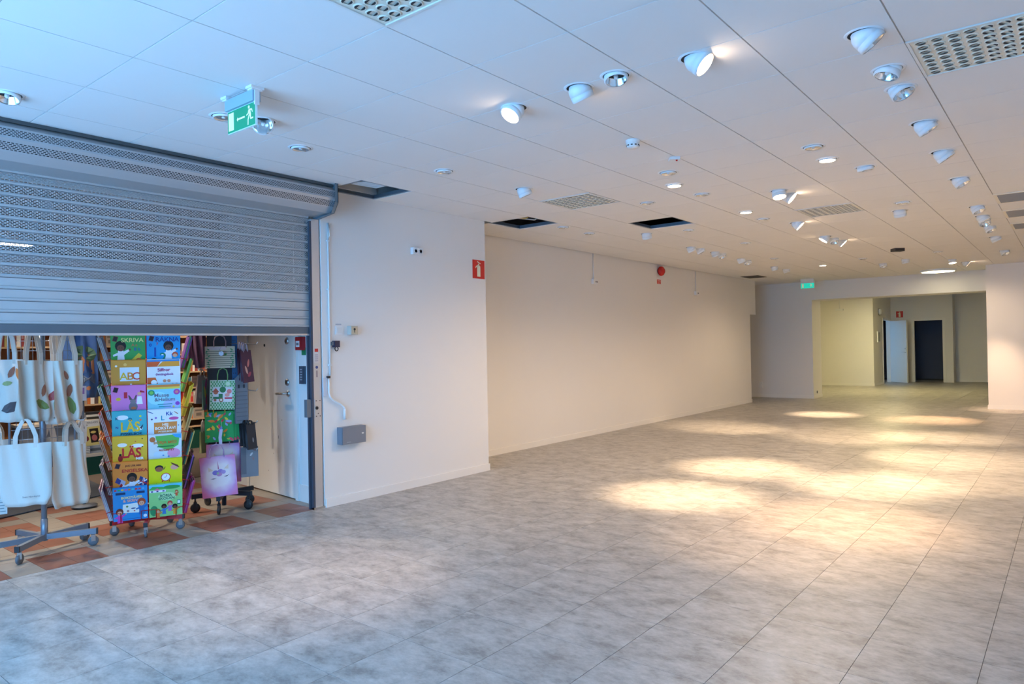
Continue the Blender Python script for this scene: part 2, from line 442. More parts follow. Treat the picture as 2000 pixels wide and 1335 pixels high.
# angled white door wall at the end of the shutter opening
A, B = Vector((-5.47, 3.895, 0)), Vector((-7.55, 4.10, 0)); ax = math.atan2((B-A).y, (B-A).x)
dw = bpy.data.objects.new('wall_shop_door', None)
bpy.data.objects.remove(dw)
LW = (B-A).length
w = MB(); w.box(0.0, 0.10, -0.16, 0, -0.05, TOP); w.box(0.10, 0.42, -0.14, -0.02, -0.05, TOP); w.box(0.42, 1.42, -0.14, -0.012, 2.08, TOP); w.box(1.42, LW, -0.14, -0.012, -0.05, TOP)
dw = struct('wall_shop_door', w, mat('shop_door_wall_paint', (0.74, 0.76, 0.77), 0.6))
dw.location = A; dw.rotation_euler = (0, 0, ax)      # local x runs into the shop, local +y looks toward the camera
f = MB(); f.box(0.13, 0.135, -0.02, -0.013, 0.16, 2.3); f.box(0.385, 0.392, -0.02, -0.004, 0.0, 2.1)
f.box(0.37, 0.42, -0.02, 0.004, 0, 2.12); f.box(1.42, 1.47, -0.012, 0.004, 0, 2.12); f.box(0.42, 1.42, -0.012, 0.004, 2.07, 2.12)
f.box(0.10, 0.13, -0.02, -0.008, 0, 2.4); f.box(0.13, 0.37, -0.02, -0.008, 0.0, 0.16); 
t3 = struct('trim_3', f, SKIRT); t3.location = A; t3.rotation_euler = (0, 0, ax)
sd = struct('door_2', MB().box(0.425, 1.415, -0.06, -0.004, 0.012, 2.065), DOORP)
sd.location = A; sd.rotation_euler = (0, 0, ax)

# ================================================================ ROLLER SHUTTER
SLATM = mat('shutter_grey_metal', (0.50, 0.51, 0.52), 0.42, 0.3, noise=0.03, nscale=3)
def perforated(name, py, pz, hw, hh, z0, z1, col):
    M = bpy.data.materials.new(name); M.use_nodes = True
    nt = M.node_tree; N = nt.nodes; L = nt.links; b = N['Principled BSDF']
    b.inputs['Base Color'].default_value = (*col, 1); b.inputs['Roughness'].default_value = 0.42; b.inputs['Metallic'].default_value = 0.35
    tc = N.new('ShaderNodeTexCoord'); sp = N.new('ShaderNodeSeparateXYZ'); L.new(tc.outputs['Object'], sp.inputs[0])
    def mth(op, a, b_=None):
        n = N.new('ShaderNodeMath'); n.operation = op
        for i, q in enumerate((a, b_)):
            if q is None: continue
            if isinstance(q, (int, float)): n.inputs[i].default_value = q
            else: L.new(q, n.inputs[i])
        return n.outputs[0]
    zz = mth('DIVIDE', mth('SUBTRACT', sp.outputs['Z'], z0), pz)
    row = mth('FLOOR', zz); off = mth('MULTIPLY', mth('MODULO', mth('ADD', row, 100.0), 2.0), 0.5)
    u = mth('FRACT', mth('ADD', mth('DIVIDE', sp.outputs['Y'], py), off))
    hu = mth('LESS_THAN', mth('ABSOLUTE', mth('SUBTRACT', u, 0.5)), hw)
    hv = mth('LESS_THAN', mth('ABSOLUTE', mth('SUBTRACT', mth('FRACT', zz), 0.5)), hh)
    inb = mth('MULTIPLY', mth('GREATER_THAN', sp.outputs['Z'], z0), mth('LESS_THAN', sp.outputs['Z'], z1))
    hole = mth('MULTIPLY', mth('MULTIPLY', hu, hv), inb)
    tr = N.new('ShaderNodeBsdfTransparent'); mx = N.new('ShaderNodeMixShader')
    L.new(hole, mx.inputs[0]); L.new(b.outputs[0], mx.inputs[1]); L.new(tr.outputs[0], mx.inputs[2])
    L.new(mx.outputs[0], N['Material Output'].inputs['Surface'])
    return M
PERF = perforated('shutter_perforated_sheet', 0.026, 0.0100, 0.37, 0.29, 0.0222, 0.0722, (0.50, 0.51, 0.52))
PIT = 0.0765
YS0, YS1 = 0.35, 3.80
sh = thing('roller_shutter', 'half-open grey perforated roller shutter over the book shop entrance', 'shutter', (-5.43, 0, 0))
SLAT_SHADE = mat('slat_joint_shadow', (0.09, 0.095, 0.105), 0.8)  # dark strip paints the shadow line under each slat bead
def slat_mesh(perf):
    s = MB()
    s.prism([(-0.004, 0.0), (0.008, 0.001), (0.0135, 0.006), (0.0145, 0.011), (0.0125, 0.017), (0.006, 0.021), (-0.004, 0.0215)], YS0, YS1, 0)
    s.box(0.0015, 0.0027, YS0, YS1, 0.0215, 0.0765, 1 if perf else 0)
    s.box(0.0027, 0.0034, YS0, YS1, 0.0735, 0.0765, 2)
    return s.mesh('slat', [SLATM, PERF, SLAT_SHADE])
sm_p, sm_s = slat_mesh(True), slat_mesh(False)
ZB = 1.655
for k in range(14):
    o = link('slat', sm_p if 4 <= k <= 12 else sm_s, sh); o.location = (0, 0, ZB+PIT*k)
b = MB(); b.box(-0.02, 0.018, YS0, YS1, 1.580, 1.596)
b.build('bottom_edge', ALU, sh)
b = MB(); b.box(-0.014, 0.012, YS0, YS1, 1.596, 1.655); b.build('bottom_rail', mat('shutter_dark_rail', rgb(96, 104, 112), 0.45, 0.2), sh)
# roll housing with two perforated bands (local z measured from the ceiling)
hs = MB(); prof = [(0.27, 2.905), (0.325, 2.862), (0.33, 2.79), (0.285, 2.715), (0.235, 2.672), (0.0, 2.664)]
for i in range(len(prof)-1):
    (xa, za), (xb, zb) = prof[i], prof[i+1]
    hs.add([(xa, YS0, za), (xb, YS0, zb), (xb, 3.868, zb), (xa, 3.868, za)], [(0, 1, 2, 3)], 1 if i in (1, 2) else 0)
PERF2 = perforated('housing_perforated_sheet', 0.022, 0.0095, 0.34, 0.27, 2.7235, 2.7710, (0.45, 0.46, 0.48))
PERF3 = perforated('housing_perforated_upper', 0.022, 0.0095, 0.34, 0.27, 2.8030, 2.8505, (0.45, 0.46, 0.48))
hs.mi = [0, 2, 1, 0, 0]
ho = hs.build('roll_cover', [mat('housing_metal', (0.46, 0.46, 0.47), 0.42, 0.3), PERF2, PERF3], sh)
MB().lathe([(0.12, 0), (0.12, 3.5)], 20, 0, Matrix.Translation((0.15, YS0, 2.79)) @ Matrix.Rotation(-PI/2, 4, 'X')).build('rolled_curtain', mat('rolled_curtain_shade', (0.05, 0.052, 0.058), 0.7), sh)  # curtain metal darkened to paint the shade behind the cover holes
MB().box(0.20, 0.30, YS0, 3.868, 2.900, 2.922).build('brush_strip', mat('dark_brush', (0.08, 0.085, 0.09), 0.9), sh)
br = MB(); br.prism([(-0.02, 2.922), (0.355, 2.922), (0.355, 2.755), (0.295, 2.665), (0.09, 2.640), (-0.02, 2.640)], 3.869, 3.876)
for (xa, za), (xb, zb) in (((0.355, 2.922), (0.355, 2.755)), ((0.355, 2.755), (0.295, 2.665)), ((0.295, 2.665), (0.09, 2.640))):
    br.add([(xa, 3.84, za), (xb, 3.84, zb), (xb, 3.876, zb), (xa, 3.876, za)], [(0, 1, 2, 3)])
br.build('end_bracket', mat('blue_grey_bracket', rgb(104, 124, 138), 0.4, 0.3), sh)
rl = MB(); rl.box(-0.03, 0.045, 3.805, 3.885, 0.0, 2.64); rl.build('guide_rail', ALU, sh)
rl = MB(); rl.box(-0.03, -0.008, 3.785, 3.806, 0.0, 2.62); rl.box(0.02, 0.044, 3.785, 3.806, 0.0, 2.62); rl.build('guide_slot', mat('slot_dark', (0.05, 0.06, 0.09), 0.6), sh)
rl = MB(); rl.box(0.02, 0.055, 3.785, 3.9, 0.0, 0.02); rl.build('rail_foot', STEEL, sh)
lk = MB(); lk.box(0.046, 0.049, 3.81, 3.88, 0.83, 1.0)
for yy, zz in ((3.825, 0.845), (3.865, 0.845), (3.825, 0.985), (3.865, 0.985), (3.845, 0.87)): lk.lathe([(0.005, 0), (0.005, 0.002)], 8, 1, Matrix.Translation((0.049, yy, zz)) @ Matrix.Rotation(PI/2, 4, 'Y'))
lk.lathe([(0.015, 0), (0.015, 0.006)], 14, 1, Matrix.Translation((0.049, 3.83, 0.92)) @ Matrix.Rotation(PI/2, 4, 'Y'))
lk.build('lock_plate', [ALU, BLACK], sh)
lb = MB(); lb.prism([(-0.005, 0.84), (0.035, 0.84), (0.035, 1.0), (-0.005, 1.0)], 3.735, 3.783); lb.build('lock_box', GREYM, sh)
# warning stickers on the rail
st = MB(); st.box(0.0455, 0.0462, 3.815, 3.862, 1.33, 1.47, 0); st.box(0.0462, 0.0466, 3.82, 3.857, 1.43, 1.46, 1)
for k in range(4): st.box(0.0462, 0.0466, 3.82, 3.855, 1.345+0.018*k, 1.352+0.018*k, 2)
st.lathe([(0.014, 0), (0.014, 0.0006)], 16, 3, Matrix.Translation((0.0455, 3.84, 1.29)) @ Matrix.Rotation(PI/2, 4, 'Y'))
st.box(0.0455, 0.0461, 3.832, 3.848, 1.20, 1.26, 2)
st.build('warning_sticker', [paint(214, 206, 204), RED, paint(150, 140, 145), paint(70, 80, 130)], sh)

# ================================================================ THINGS ON THE NEAR WALL
def wallM(x, y, z):          # local -y looks out of the wall (towards +X)
    return Matrix.Translation((x, y, z)) @ Matrix.Rotation(PI/2, 4, 'Z')
def wall_thing(name, label, cat, y, z, x=XN, group=None):
    o = thing(name, label, cat, (x, y, z), PI/2, group); return o
# conduit and crank
c = thing('cable_conduit', 'thin white conduit running down the wall beside the shutter rail', 'conduit', (XN, 3.972, 0))
MB().tube([(0.012, 0, 2.62), (0.012, 0, 1.21)], 0.009, 8).build('pipe', PLWHITE, c)
for z in (2.45, 2.0, 1.65, 1.3): MB().box(0.0, 0.022, -0.013, 0.013, z, z+0.012).build('clip', PLWHITE, c)
MB().tube([(0.02, 0, 2.62), (0.035, -0.004, 2.60), (0.035, 0, 2.50), (0.02, 0, 2.46)], 0.005, 6).build('top_hook', STEEL, c)
ck = thing('crank_handle', 'white bent shutter crank rod hanging on the wall above the grey box', 'crank', (XN, 3.95, 0))
MB().tube([(0.02, 0.0, 1.18), (0.02, 0.0, 1.05), (0.02, 0.01, 1.015), (0.022, 0.04, 0.985), (0.025, 0.13, 0.935), (0.025, 0.165, 0.905), (0.025, 0.17, 0.87)], 0.010, 8).build('rod', PLWHITE, ck)
MB().tube([(0.025, 0.17, 0.89), (0.025, 0.17, 0.79)], 0.014, 10).build('grip', PLWHITE, ck)
MB().box(0.0, 0.012, -0.055, -0.012, 1.02, 1.19).build('paper_tag', paint(205, 208, 216), ck)
MB().box(0.0, 0.03, -0.012, 0.012, 1.185, 1.205).build('holder_clip', BLACK, ck)
pk = wall_thing('key_lock', 'small dark padlock with ring hanging beside the conduit', 'padlock', 4.035, 1.50)
MB().box(-0.028, 0.028, -0.045, -0.002, -0.03, 0.03).build('body', mat('dark_violet_plastic', rgb(46, 44, 70), 0.4), pk)
MB().tube([(0.018*math.cos(a), -0.03, -0.045+0.02*math.sin(a)) for a in [k*PI/6 for k in range(12)]], 0.005, 6, closed=True).build('ring', BLACK, pk)
MB().box(-0.05, -0.028, -0.03, -0.004, -0.012, 0.022).build('bracket', GREYM, pk)
sw = wall_thing('light_switch', 'white flush rocker switch plate left of the key switch', 'switch', 4.085, 1.628)
MB().box(-0.04, 0.04, -0.010, 0.0, -0.04, 0.04).build('plate', PLWHITE, sw)
MB().box(-0.027, 0.027, -0.014, -0.010, -0.027, 0.027).build('rocker', mat('rocker', (0.72, 0.72, 0.72), 0.35), sw)
MB().box(-0.035, 0.03, -0.002, 0.0, 0.048, 0.062).build('printed_note', paint(175, 178, 186), sw)
ks = wall_thing('key_switch', 'beige square key switch box beside the light switch', 'switch', 4.225, 1.628)
MB().box(-0.04, 0.04, -0.055, 0.0, -0.042, 0.042).build('housing', paint(196, 190, 180), ks)
MB().box(-0.034, 0.034, -0.058, -0.055, -0.036, 0.036).build('face_plate', paint(204, 188, 160), ks)
MB().lathe([(0.011, 0), (0.011, 0.004)], 14, 0, Matrix.Translation((0.0, -0.058, 0.010)) @ Matrix.Rotation(PI/2, 4, 'X')).build('key_barrel', BLACK, ks)
MB().box(-0.003, 0.003, -0.0605, -0.058, -0.022, 0.004).build('key_slot', BLACK, ks)
gb = wall_thing('control_box', 'flat grey metal box on the wall near the skirting beside the shutter', 'box', 4.185, 0.640)
MB().box(-0.138, 0.138, -0.075, 0, -0.078, 0.082).build('body', mat('grey_box', rgb(120, 126, 138), 0.45, 0.1), gb)
MB().box(-0.135, 0.135, -0.083, -0.077, -0.075, 0.079).build('lid', mat('grey_box_lid', rgb(126, 131, 142), 0.45, 0.1), gb)
MB().box(0.085, 0.108, -0.086, -0.083, 0.004, 0.018).build('latch', paint(220, 222, 224), gb)
MB().box(-0.09, -0.045, -0.0836, -0.083, -0.062, -0.055).build('printed_mark', paint(165, 170, 180), gb)
def socket(y, z, x, label):
    o = wall_thing('wall_socket', label, 'socket', y, z, x)
    MB().box(-0.072, 0.072, -0.04, 0, -0.036, 0.036).build('body', PLWHITE, o)
    for s in (-1, 1):
        MB().lathe([(0.022, 0), (0.022, 0.004), (0.017, 0.004), (0.017, -0.004)], 14, 0, Matrix.Translation((s*0.035, -0.04, 0)) @ Matrix.Rotation(PI/2, 4, 'X')).build('outlet', paint(196, 200, 206), o)
    return o
socket(5.09, 2.462, XN, 'white double socket high on the wall between shutter and red sign')
def ext_shapes(mb, s, y, mi):   # fire extinguisher pictogram in a unit square
    mb.flat([(x*s, z*s) for x, z in rect(-0.14, 0.14, -0.42, 0.14)], y, mi)
    mb.flat([(x*s, z*s) for x, z in circ(0, 0.14, 0.14, 0.10, 12, 0, PI)], y, mi)
    mb.flat([(x*s, z*s) for x, z in rect(-0.05, 0.05, 0.2, 0.33)], y, mi)
    mb.flat([(x*s, z*s) for x, z in [(-0.05, 0.27), (-0.24, 0.18), (-0.29, 0.06), (-0.24, 0.06), (-0.18, 0.16), (-0.05, 0.22)]], y, mi)
    mb.flat([(x*s, z*s) for x, z in [(-0.14, 0.42), (0.16, 0.31), (0.16, 0.36), (-0.10, 0.47)]], y, mi)
def ext_sign(name, label, loc, rz, w, h):
    o = thing(name, label, 'sign', loc, rz)
    MB().box(-w/2, w/2, -0.004, 0, -h/2, h/2).build('plate', RED, o)
    mb = MB(); ext_shapes(mb, min(w, h)*0.98, -0.0046, 0); mb.build('extinguisher_pictogram', PALE, o)
    return o
ext_sign('fire_extinguisher_sign', 'red sign with white extinguisher at the end of the near wall', (XN+0.001, 6.078, 2.347), PI/2, 0.205, 0.215)

# ================================================================ RECESSED WALL
for yy, lab in ((9.63, 'nearer the red alarm beacon on its left'), (13.55, 'near the far end of the long wall')):
    o = wall_thing('hanging_socket', 'white socket at the foot of a thin conduit '+('left of the red beacon' if yy < 10 else 'right of the red beacon'), 'socket', yy, 2.47, XR)
    MB().tube([(0, -0.01, 0.035), (0, -0.01, H-2.47)], 0.010, 6).build('conduit', PLWHITE, o)
    MB().box(-0.05, 0.075, -0.042, 0, -0.04, 0.038).build('body', PLWHITE, o)
    for s in (0.02, 0.055): MB().lathe([(0.014, 0), (0.014, 0.003)], 10, 0, Matrix.Translation((s, -0.042, -0.005)) @ Matrix.Rotation(PI/2, 4, 'X')).build('outlet', paint(120, 120, 125), o)
o = wall_thing('alarm_beacon', 'round red fire alarm beacon high on the long wall', 'alarm', 11.93, 2.80, XR)
R_ = Matrix.Rotation(PI/2, 4, 'X')
MB().lathe([(0.055, 0), (0.055, 0.03)], 18, 0, R_).build('base', paint(150, 40, 36), o)
MB().lathe([(0.085, 0.03), (0.09, 0.05), (0.082, 0.085), (0.05, 0.11), (0.0, 0.118)], 20, 0, R_).build('dome', mat('beacon_red', rgb(196, 26, 24), 0.25), o)
o = wall_thing('alarm_notice', 'small red notice plate under the round alarm beacon', 'sign', 11.93, 2.605, XR)
MB().box(-0.075, 0.075, -0.003, 0, -0.04, 0.04).build('plate', RED, o)
s_ = MB()
for k in range(3): s_.box(-0.055, 0.055-0.02*(k == 2), -0.0036, -0.003, 0.018-0.022*k, 0.025-0.022*k)
s_.build('printed_lines', paint(235, 190, 180), o)
# back wall
P = on_y(1487, 751, Y_BACK)
o = thing('thermostat', 'small white wall unit low on the grey back wall', 'wall unit', (P.x, Y_BACK, P.z))
MB().box(-0.04, 0.04, -0.03, 0, -0.075, 0.075).build('body', PLWHITE, o); MB().box(-0.05, 0.012, -0.045, -0.03, -0.05, 0.03).build('plug', PLWHITE, o)
P = on_x(1596, 765, -5.1)
o = thing('floor_socket', 'small dark round outlet low on the yellow-lit opening reveal', 'outlet', (-5.1, P.y, P.z), PI/2)
MB().lathe([(0.035, 0), (0.035, 0.01), (0.02, 0.012)], 14, 0, R_).build('ring', GREYM, o)
MB().lathe([(0.02, 0.012), (0.0, 0.006)], 14, 0, R_).build('socket_hole', BLACK, o)
P = on_x(1715, 658, -4.88)
o = thing('wall_panel', 'small grey notice panel on the back room wall left of the door', 'panel', (-4.88, P.y, 1.53), PI/2)
MB().box(-0.17, 0.17, -0.03, 0, -0.17, 0.17).build('frame', PLWHITE, o); MB().box(-0.145, 0.145, -0.034, -0.03, -0.145, 0.145).build('sheet', paint(170, 172, 165), o)
o = thing('wall_lamp', 'small round white unit high beside the back room side door', 'wall unit', (-4.88, 24.85, 2.33), PI/2)
MB().lathe([(0.09, 0), (0.10, 0.03), (0.08, 0.07), (0, 0.085)], 16, 0, R_).build('dome', PLWHITE, o); MB().lathe([(0.11, 0), (0.11, 0.012)], 16, 0, R_).build('base', GREYM, o)
P = on_y(1757, 613.5, 26.7)
ext_sign('fire_extinguisher_sign', 'small red extinguisher sign above the far white door', (P.x, 26.699, P.z), 0, 0.21, 0.21)
P = on_y(1640, 597, 24.0)
o = thing('sensor', 'tiny white sensor hanging on a rod on the yellow back wall', 'sensor', (P.x, 24.0, 2.4))
MB().tube([(0, -0.02, 0.05), (0, -0.02, H-2.4)], 0.012, 6).build('rod', PLWHITE, o); MB().box(-0.11, 0.11, -0.06, 0, -0.01, 0.05).build('body', PLWHITE, o)

# shop door furniture and the column next to it
def dloc(x, y, z): 
    M_ = Matrix.Translation(A) @ Matrix.Rotation(ax, 4, 'Z'); return M_ @ Vector((x, y, z))
def hit(px, py):             # point of the door plane under a pixel, as local x and z
    d = ray(px, py); nrm = Vector((math.cos(ax+PI/2), math.sin(ax+PI/2), 0)); t = (A-EYE).dot(nrm)/d.dot(nrm); Q = EYE+d*t
    return (Q-A).dot(Vector((math.cos(ax), math.sin(ax), 0))), Q.z
def rosette(px, py, r, nm):
    x, z = hit(px, py); MB().lathe([(r, 0), (r, 0.008), (r*0.62, 0.018), (r*0.3, 0.018)], 16, 0, Matrix.Translation((x, -0.004, z)) @ Matrix.Rotation(-PI/2, 4, 'X')).build(nm, STEEL, sd); return x, z
rosette(560, 665, 0.036, 'lock_cylinder'); rosette(561, 746, 0.036, 'lock_cylinder'); x, z = rosette(563, 768, 0.032, 'handle_rose')
MB().tube([(x, 0.01, z), (x, 0.045, z), (x+0.02, 0.055, z), (x+0.14, 0.055, z-0.004)], 0.011, 8).build('door_handle', STEEL, sd)
x, z = hit(516, 674); MB().lathe([(0.014, 0), (0.014, 0.004)], 12, 0, Matrix.Translation((x, -0.004, z)) @ Matrix.Rotation(-PI/2, 4, 'X')).build('peephole', BLACK, sd)
sc = MB()
for px, py, L_ in ((543, 853, 0.03), (550, 820, 0.012), (524, 918, 0.01), (534, 885, 0.012)):
    x, z = hit(px, py); sc.box(x-0.004, x+0.004, -0.004, -0.0032, z-L_/2, z+L_/2)
sc.build('scuff_mark', paint(120, 118, 116), sd)
def col_thing(name, label, cat, px, py):
    x, z = hit(px, py); o = thing(name, label, cat, dloc(x, -0.02, z), ax+PI); return o
o = col_thing('fire_call_point', 'red fire alarm call point on the white post beside the shop door', 'alarm', 588, 670)
MB().box(-0.05, 0.05, -0.055, 0.0, -0.065, 0.06).build('housing', mat('call_point_red', rgb(176, 34, 40), 0.35), o)
MB().box(-0.032, 0.032, -0.058, -0.055, -0.035, 0.022).build('press_pane', paint(226, 226, 230), o)
MB().box(-0.022, 0.022, -0.059, -0.058, -0.018, 0.004).build('printed_mark', paint(120, 120, 128), o)
o = col_thing('green_notice', 'small green plate under the red fire call point', 'sign', 590, 686)
MB().box(-0.038, 0.038, -0.005, 0, -0.035, 0.035).build('plate', paint(20, 130, 84), o); MB().lathe([(0.01, 0), (0.01, 0.002)], 10, 0, Matrix.Translation((0, -0.005, 0.018)) @ Matrix.Rotation(PI/2, 4, 'X')).build('red_dot', RED, o)
o = col_thing('door_keypad', 'dark grey door keypad with two rows of keys on the white post', 'keypad', 590, 732)
MB().box(-0.04, 0.04, -0.03, 0, -0.085, 0.085).build('housing', mat('keypad_grey', rgb(62, 72, 88), 0.4), o)
for k in range(5): MB().box(-0.018, 0.018, -0.033, -0.03, 0.047-0.024*k, 0.058-0.024*k).build('key_row', paint(150, 158, 170), o)

# ================================================================ CEILING THINGS
def scr(az):                  # 0 = picture right, 90 = away, 180 = left, 270 = towards the viewer
    r = Vector((math.cos(_y), math.sin(_y), 0)); f = Vector((-math.sin(_y), math.cos(_y), 0))
    a = math.radians(az); return r*math.cos(a)+f*math.sin(a)
RING = MB(); RING.lathe([(0.072, -0.003), (0.086, -0.003), (0.088, 0.0)], 28, 0, None, True, False); RING.lathe([(0.0, -0.0012), (0.073, -0.0012)], 28, 1, None, False, False)
RING = RING.mesh('trim_ring', [LAMPW, LAMPD])
HEADS = {}
def head_mesh(R, lit, flush):
    k = (R, lit, flush)
    if k in HEADS: return HEADS[k]
    h = MB()
    if flush:
        h.lathe([(R, 0.0), (R, -0.010), (R-0.007, -0.012)], 24, 0, None, True, False)
        z = -0.010
    else:
        h.lathe([(0.02, 0.05), (0.045, 0.036), (R-0.004, 0.008), (R, -0.008), (R, -0.032), (R-0.0015, -0.033), (R-0.0015, -0.036), (R, -0.037), (R, -0.066), (R-0.007, -0.068)], 24, 0, None, True, False)
        z = -0.065
    f = MB()
    if lit: f.lathe([(R-0.007, z-0.001), (0, z-0.002)], 24, 0, None, False, False)
    else:
        f.lathe([(R-0.007, z-0.001), (R-0.012, z+0.006), (R*0.72, z+0.03 if not flush else z+0.007), (R*0.3, z+0.05 if not flush else z+0.009), (0.0, z+0.05 if not flush else z+0.0092)], 24, 0, None, True, False)
    bl = None
    if not lit:
        bl = MB(); bl.lathe([(0.012, z+0.048 if not flush else z+0.008), (0.012, z+0.012 if not flush else z+0.002), (0.006, z+0.006 if not flush else z)], 10, 0)
        bl = bl.mesh('bulb', PLWHITE)
    HEADS[k] = (h.mesh('lamp_head', LAMPW), f.mesh('lamp_face', GLOW if lit else CHROME), bl)
    return HEADS[k]
DAYW, WARM, PEACH = (1.0, 0.71, 0.44), (1.0, 0.58, 0.30), (1.0, 0.66, 0.42)
LAMP_POWER = 1.75; FILL_POWER = 46.0
def lamp(px, py, flush, lit, label, az=0, tilt=0, target=None, power=300, color=DAYW, size=62, R=0.066, group=None, sink=0.0):
    P = on_z(px, py, H-(0.006 if flush else 0.035)); P.z = H
    o = thing('recessed_spotlight', label, 'spotlight', P)
    link('trim_ring', RING, o)
    d = scr(az); A_ = math.atan2(d.y, d.x)
    Mh = Matrix.Translation((0, 0, -0.003)) @ Matrix.Rotation(A_, 4, 'Z') @ Matrix.Rotation(-math.radians(0 if flush else tilt), 4, 'Y') @ Matrix.Translation((0, 0, sink))
    hm, fm, bl = head_mesh(R, lit, flush)
    h = link('lamp_head', hm, o, Mh); link('lamp_face' if lit else 'reflector', fm, h)
    if bl: link('bulb', bl, h)
    if lit and target is not None:
        aim = Mh.to_3x3() @ Vector((0, 0, -1)); pos = P + Mh.translation + aim*(0.09 if not flush else 0.03)
        L_ = bpy.data.lights.new('lamp_light', 'SPOT'); L_.energy = power*LAMP_POWER; L_.color = color
        L_.spot_size = math.radians(size*0.62); L_.spot_blend = 1.0; L_.shadow_soft_size = 0.04
        lo = bpy.data.objects.new('lamp_light', L_); COL.objects.link(lo); lo.parent = o
        T_ = Vector((target[0], target[1], 0)); q = (T_-pos).to_track_quat('-Z', 'Y')
        lo.location = pos-P; lo.rotation_euler = q.to_euler()
        S_ = bpy.data.lights.new('lamp_fill', 'SPOT'); S_.energy = FILL_POWER*power/400.0*(0.5 if P.y < 4 else 1.0); S_.color = (1.0, 0.74, 0.48); S_.spot_size = math.radians(165); S_.spot_blend = 0.6; S_.shadow_soft_size = 0.05  # wide fill spot added to each lit lamp to raise the ambient light
        so = bpy.data.objects.new('lamp_fill', S_); COL.objects.link(so); so.parent = o; so.location = pos-P; so.location.z -= 0.02
    return o
F_, T_ = True, False
# nearest lamps
lamp(14, 196, T_, False, 'unlit spotlight at the left edge of the picture above the shutter', 280, 14, sink=0.04)
lamp(437, 229, F_, False, 'unlit flush spotlight half hidden behind the near green exit sign')
lamp(515, 247, T_, False, 'unlit spotlight with shiny reflector just right of the near exit sign', 285, 52)
lamp(587, 290, F_, False, 'unlit flush spotlight above the end of the shutter housing')
lamp(868, 335, F_, False, 'unlit flush spotlight in front of the near white wall')
lamp(1006, 221, T_, True, 'bright lit spotlight tilted left, nearest to the exit sign', 215, 36, (-3.9, 2.5), 110, PEACH, 76)
lamp(1131, 183, T_, True, 'spotlight turned away to the right, glowing between two neighbours', 35, 30, (-1.6, 5.4), 200, PEACH, 70)
lamp(1203, 160, T_, False, 'unlit spotlight beside the one turned away, reflector just visible', 280, 12, sink=0.04)
lamp(1358, 126, T_, True, 'large bright lit spotlight nearest the top middle of the picture', 330, 48, (1.45, 3.3), 200, PEACH, 60)
lamp(1687, 80, T_, False, 'unlit tilted spotlight nearest the top right corner vent', 345, 40)
lamp(1735, 148, T_, False, 'unlit spotlight tilted away, first below the top right one', 170, 18, sink=0.03)
lamp(1759, 184, T_, False, 'unlit spotlight facing the viewer, second below the top right one', 300, 26, sink=0.025)
lamp(1803, 250, T_, False, 'unlit tilted spotlight third below the top right one', 340, 32)
lamp(1839, 305, T_, False, 'unlit tilted spotlight fourth below the top right one', 340, 34)
lamp(1873, 356, T_, False, 'unlit double spotlight left of the grey ceiling grilles', 320, 30)
# middle rows
lamp(1588, 288, F_, False, 'unlit flush spotlight just behind a lit flush one on the right')
lamp(1616, 312, F_, True, 'lit flush round spotlight right of middle', target=(-1.45, 6.0), power=260, color=WARM, size=64)
lamp(1690, 334, T_, False, 'unlit shallow spotlight right of the lit flush one', 20, 10, sink=0.04)
lamp(1305, 338, F_, False, 'unlit flush spotlight behind the small white ceiling sensor')
lamp(1317, 362, F_, True, 'lit flush round spotlight near the middle of the ceiling', target=(-2.95, 6.2), power=520, size=58)
lamp(1371, 380, F_, False, 'unlit flush spotlight right of the middle lit flush one')
lamp(1521, 379, T_, True, 'lit spotlight facing the viewer, left one of a touching pair', 275, 14, (-1.65, 7.6), 430, DAYW, 58)
lamp(1537, 386, T_, True, 'lit spotlight tilted right, right one of a touching pair', 330, 50, (-1.0, 8.4), 330, DAYW, 58)
lamp(1264, 397, F_, False, 'unlit flush spotlight right of the square nozzle vent')
lamp(1457, 414, F_, True, 'small lit flush round spotlight left of the lit touching pair', target=(-3.0, 7.9), power=520, size=58)
lamp(1022, 376, T_, False, 'unlit white scoop spotlight left of the square nozzle vent', 20, 24)
lamp(1100, 444, F_, False, 'unlit flush spotlight right of the first open ceiling cell over the long wall')
lamp(1151, 456, F_, False, 'unlit flush spotlight close above the long wall')
lamp(1263, 461, T_, False, 'unlit white scoop spotlight below the black open ceiling cell', 60, 20)
lamp(1345, 450, F_, False, 'unlit flush spotlight right of the black open ceiling cell')
lamp(1491, 428, F_, False, 'unlit flush spotlight between two lit ones')
lamp(1555, 440, T_, True, 'lit spotlight tilted right below the lit touching pair', 335, 45, (-1.2, 9.8), 480, DAYW, 60)
lamp(1456, 475, F_, False, 'unlit flush spotlight far back left of the lit tilted ones')
lamp(1613, 466, T_, True, 'spotlight turned to the left, glowing beside a lit pair further back', 165, 34, (-4.6, 11.5), 420, DAYW, 58)
lamp(1628, 470, T_, False, 'unlit spotlight in the middle of a group of three far back', 280, 26)
lamp(1641, 474, T_, True, 'lit spotlight tilted right, right one of three far back', 335, 45, (-1.6, 11.8), 430, DAYW, 58)
lamp(1763, 396, F_, False, 'unlit flush spotlight right of the tan nozzle vent')
lamp(1757, 417, T_, True, 'spotlight turned away, glowing faintly right of the tan nozzle vent', 40, 20, (-2.8, 11.4), 430, DAYW, 56)
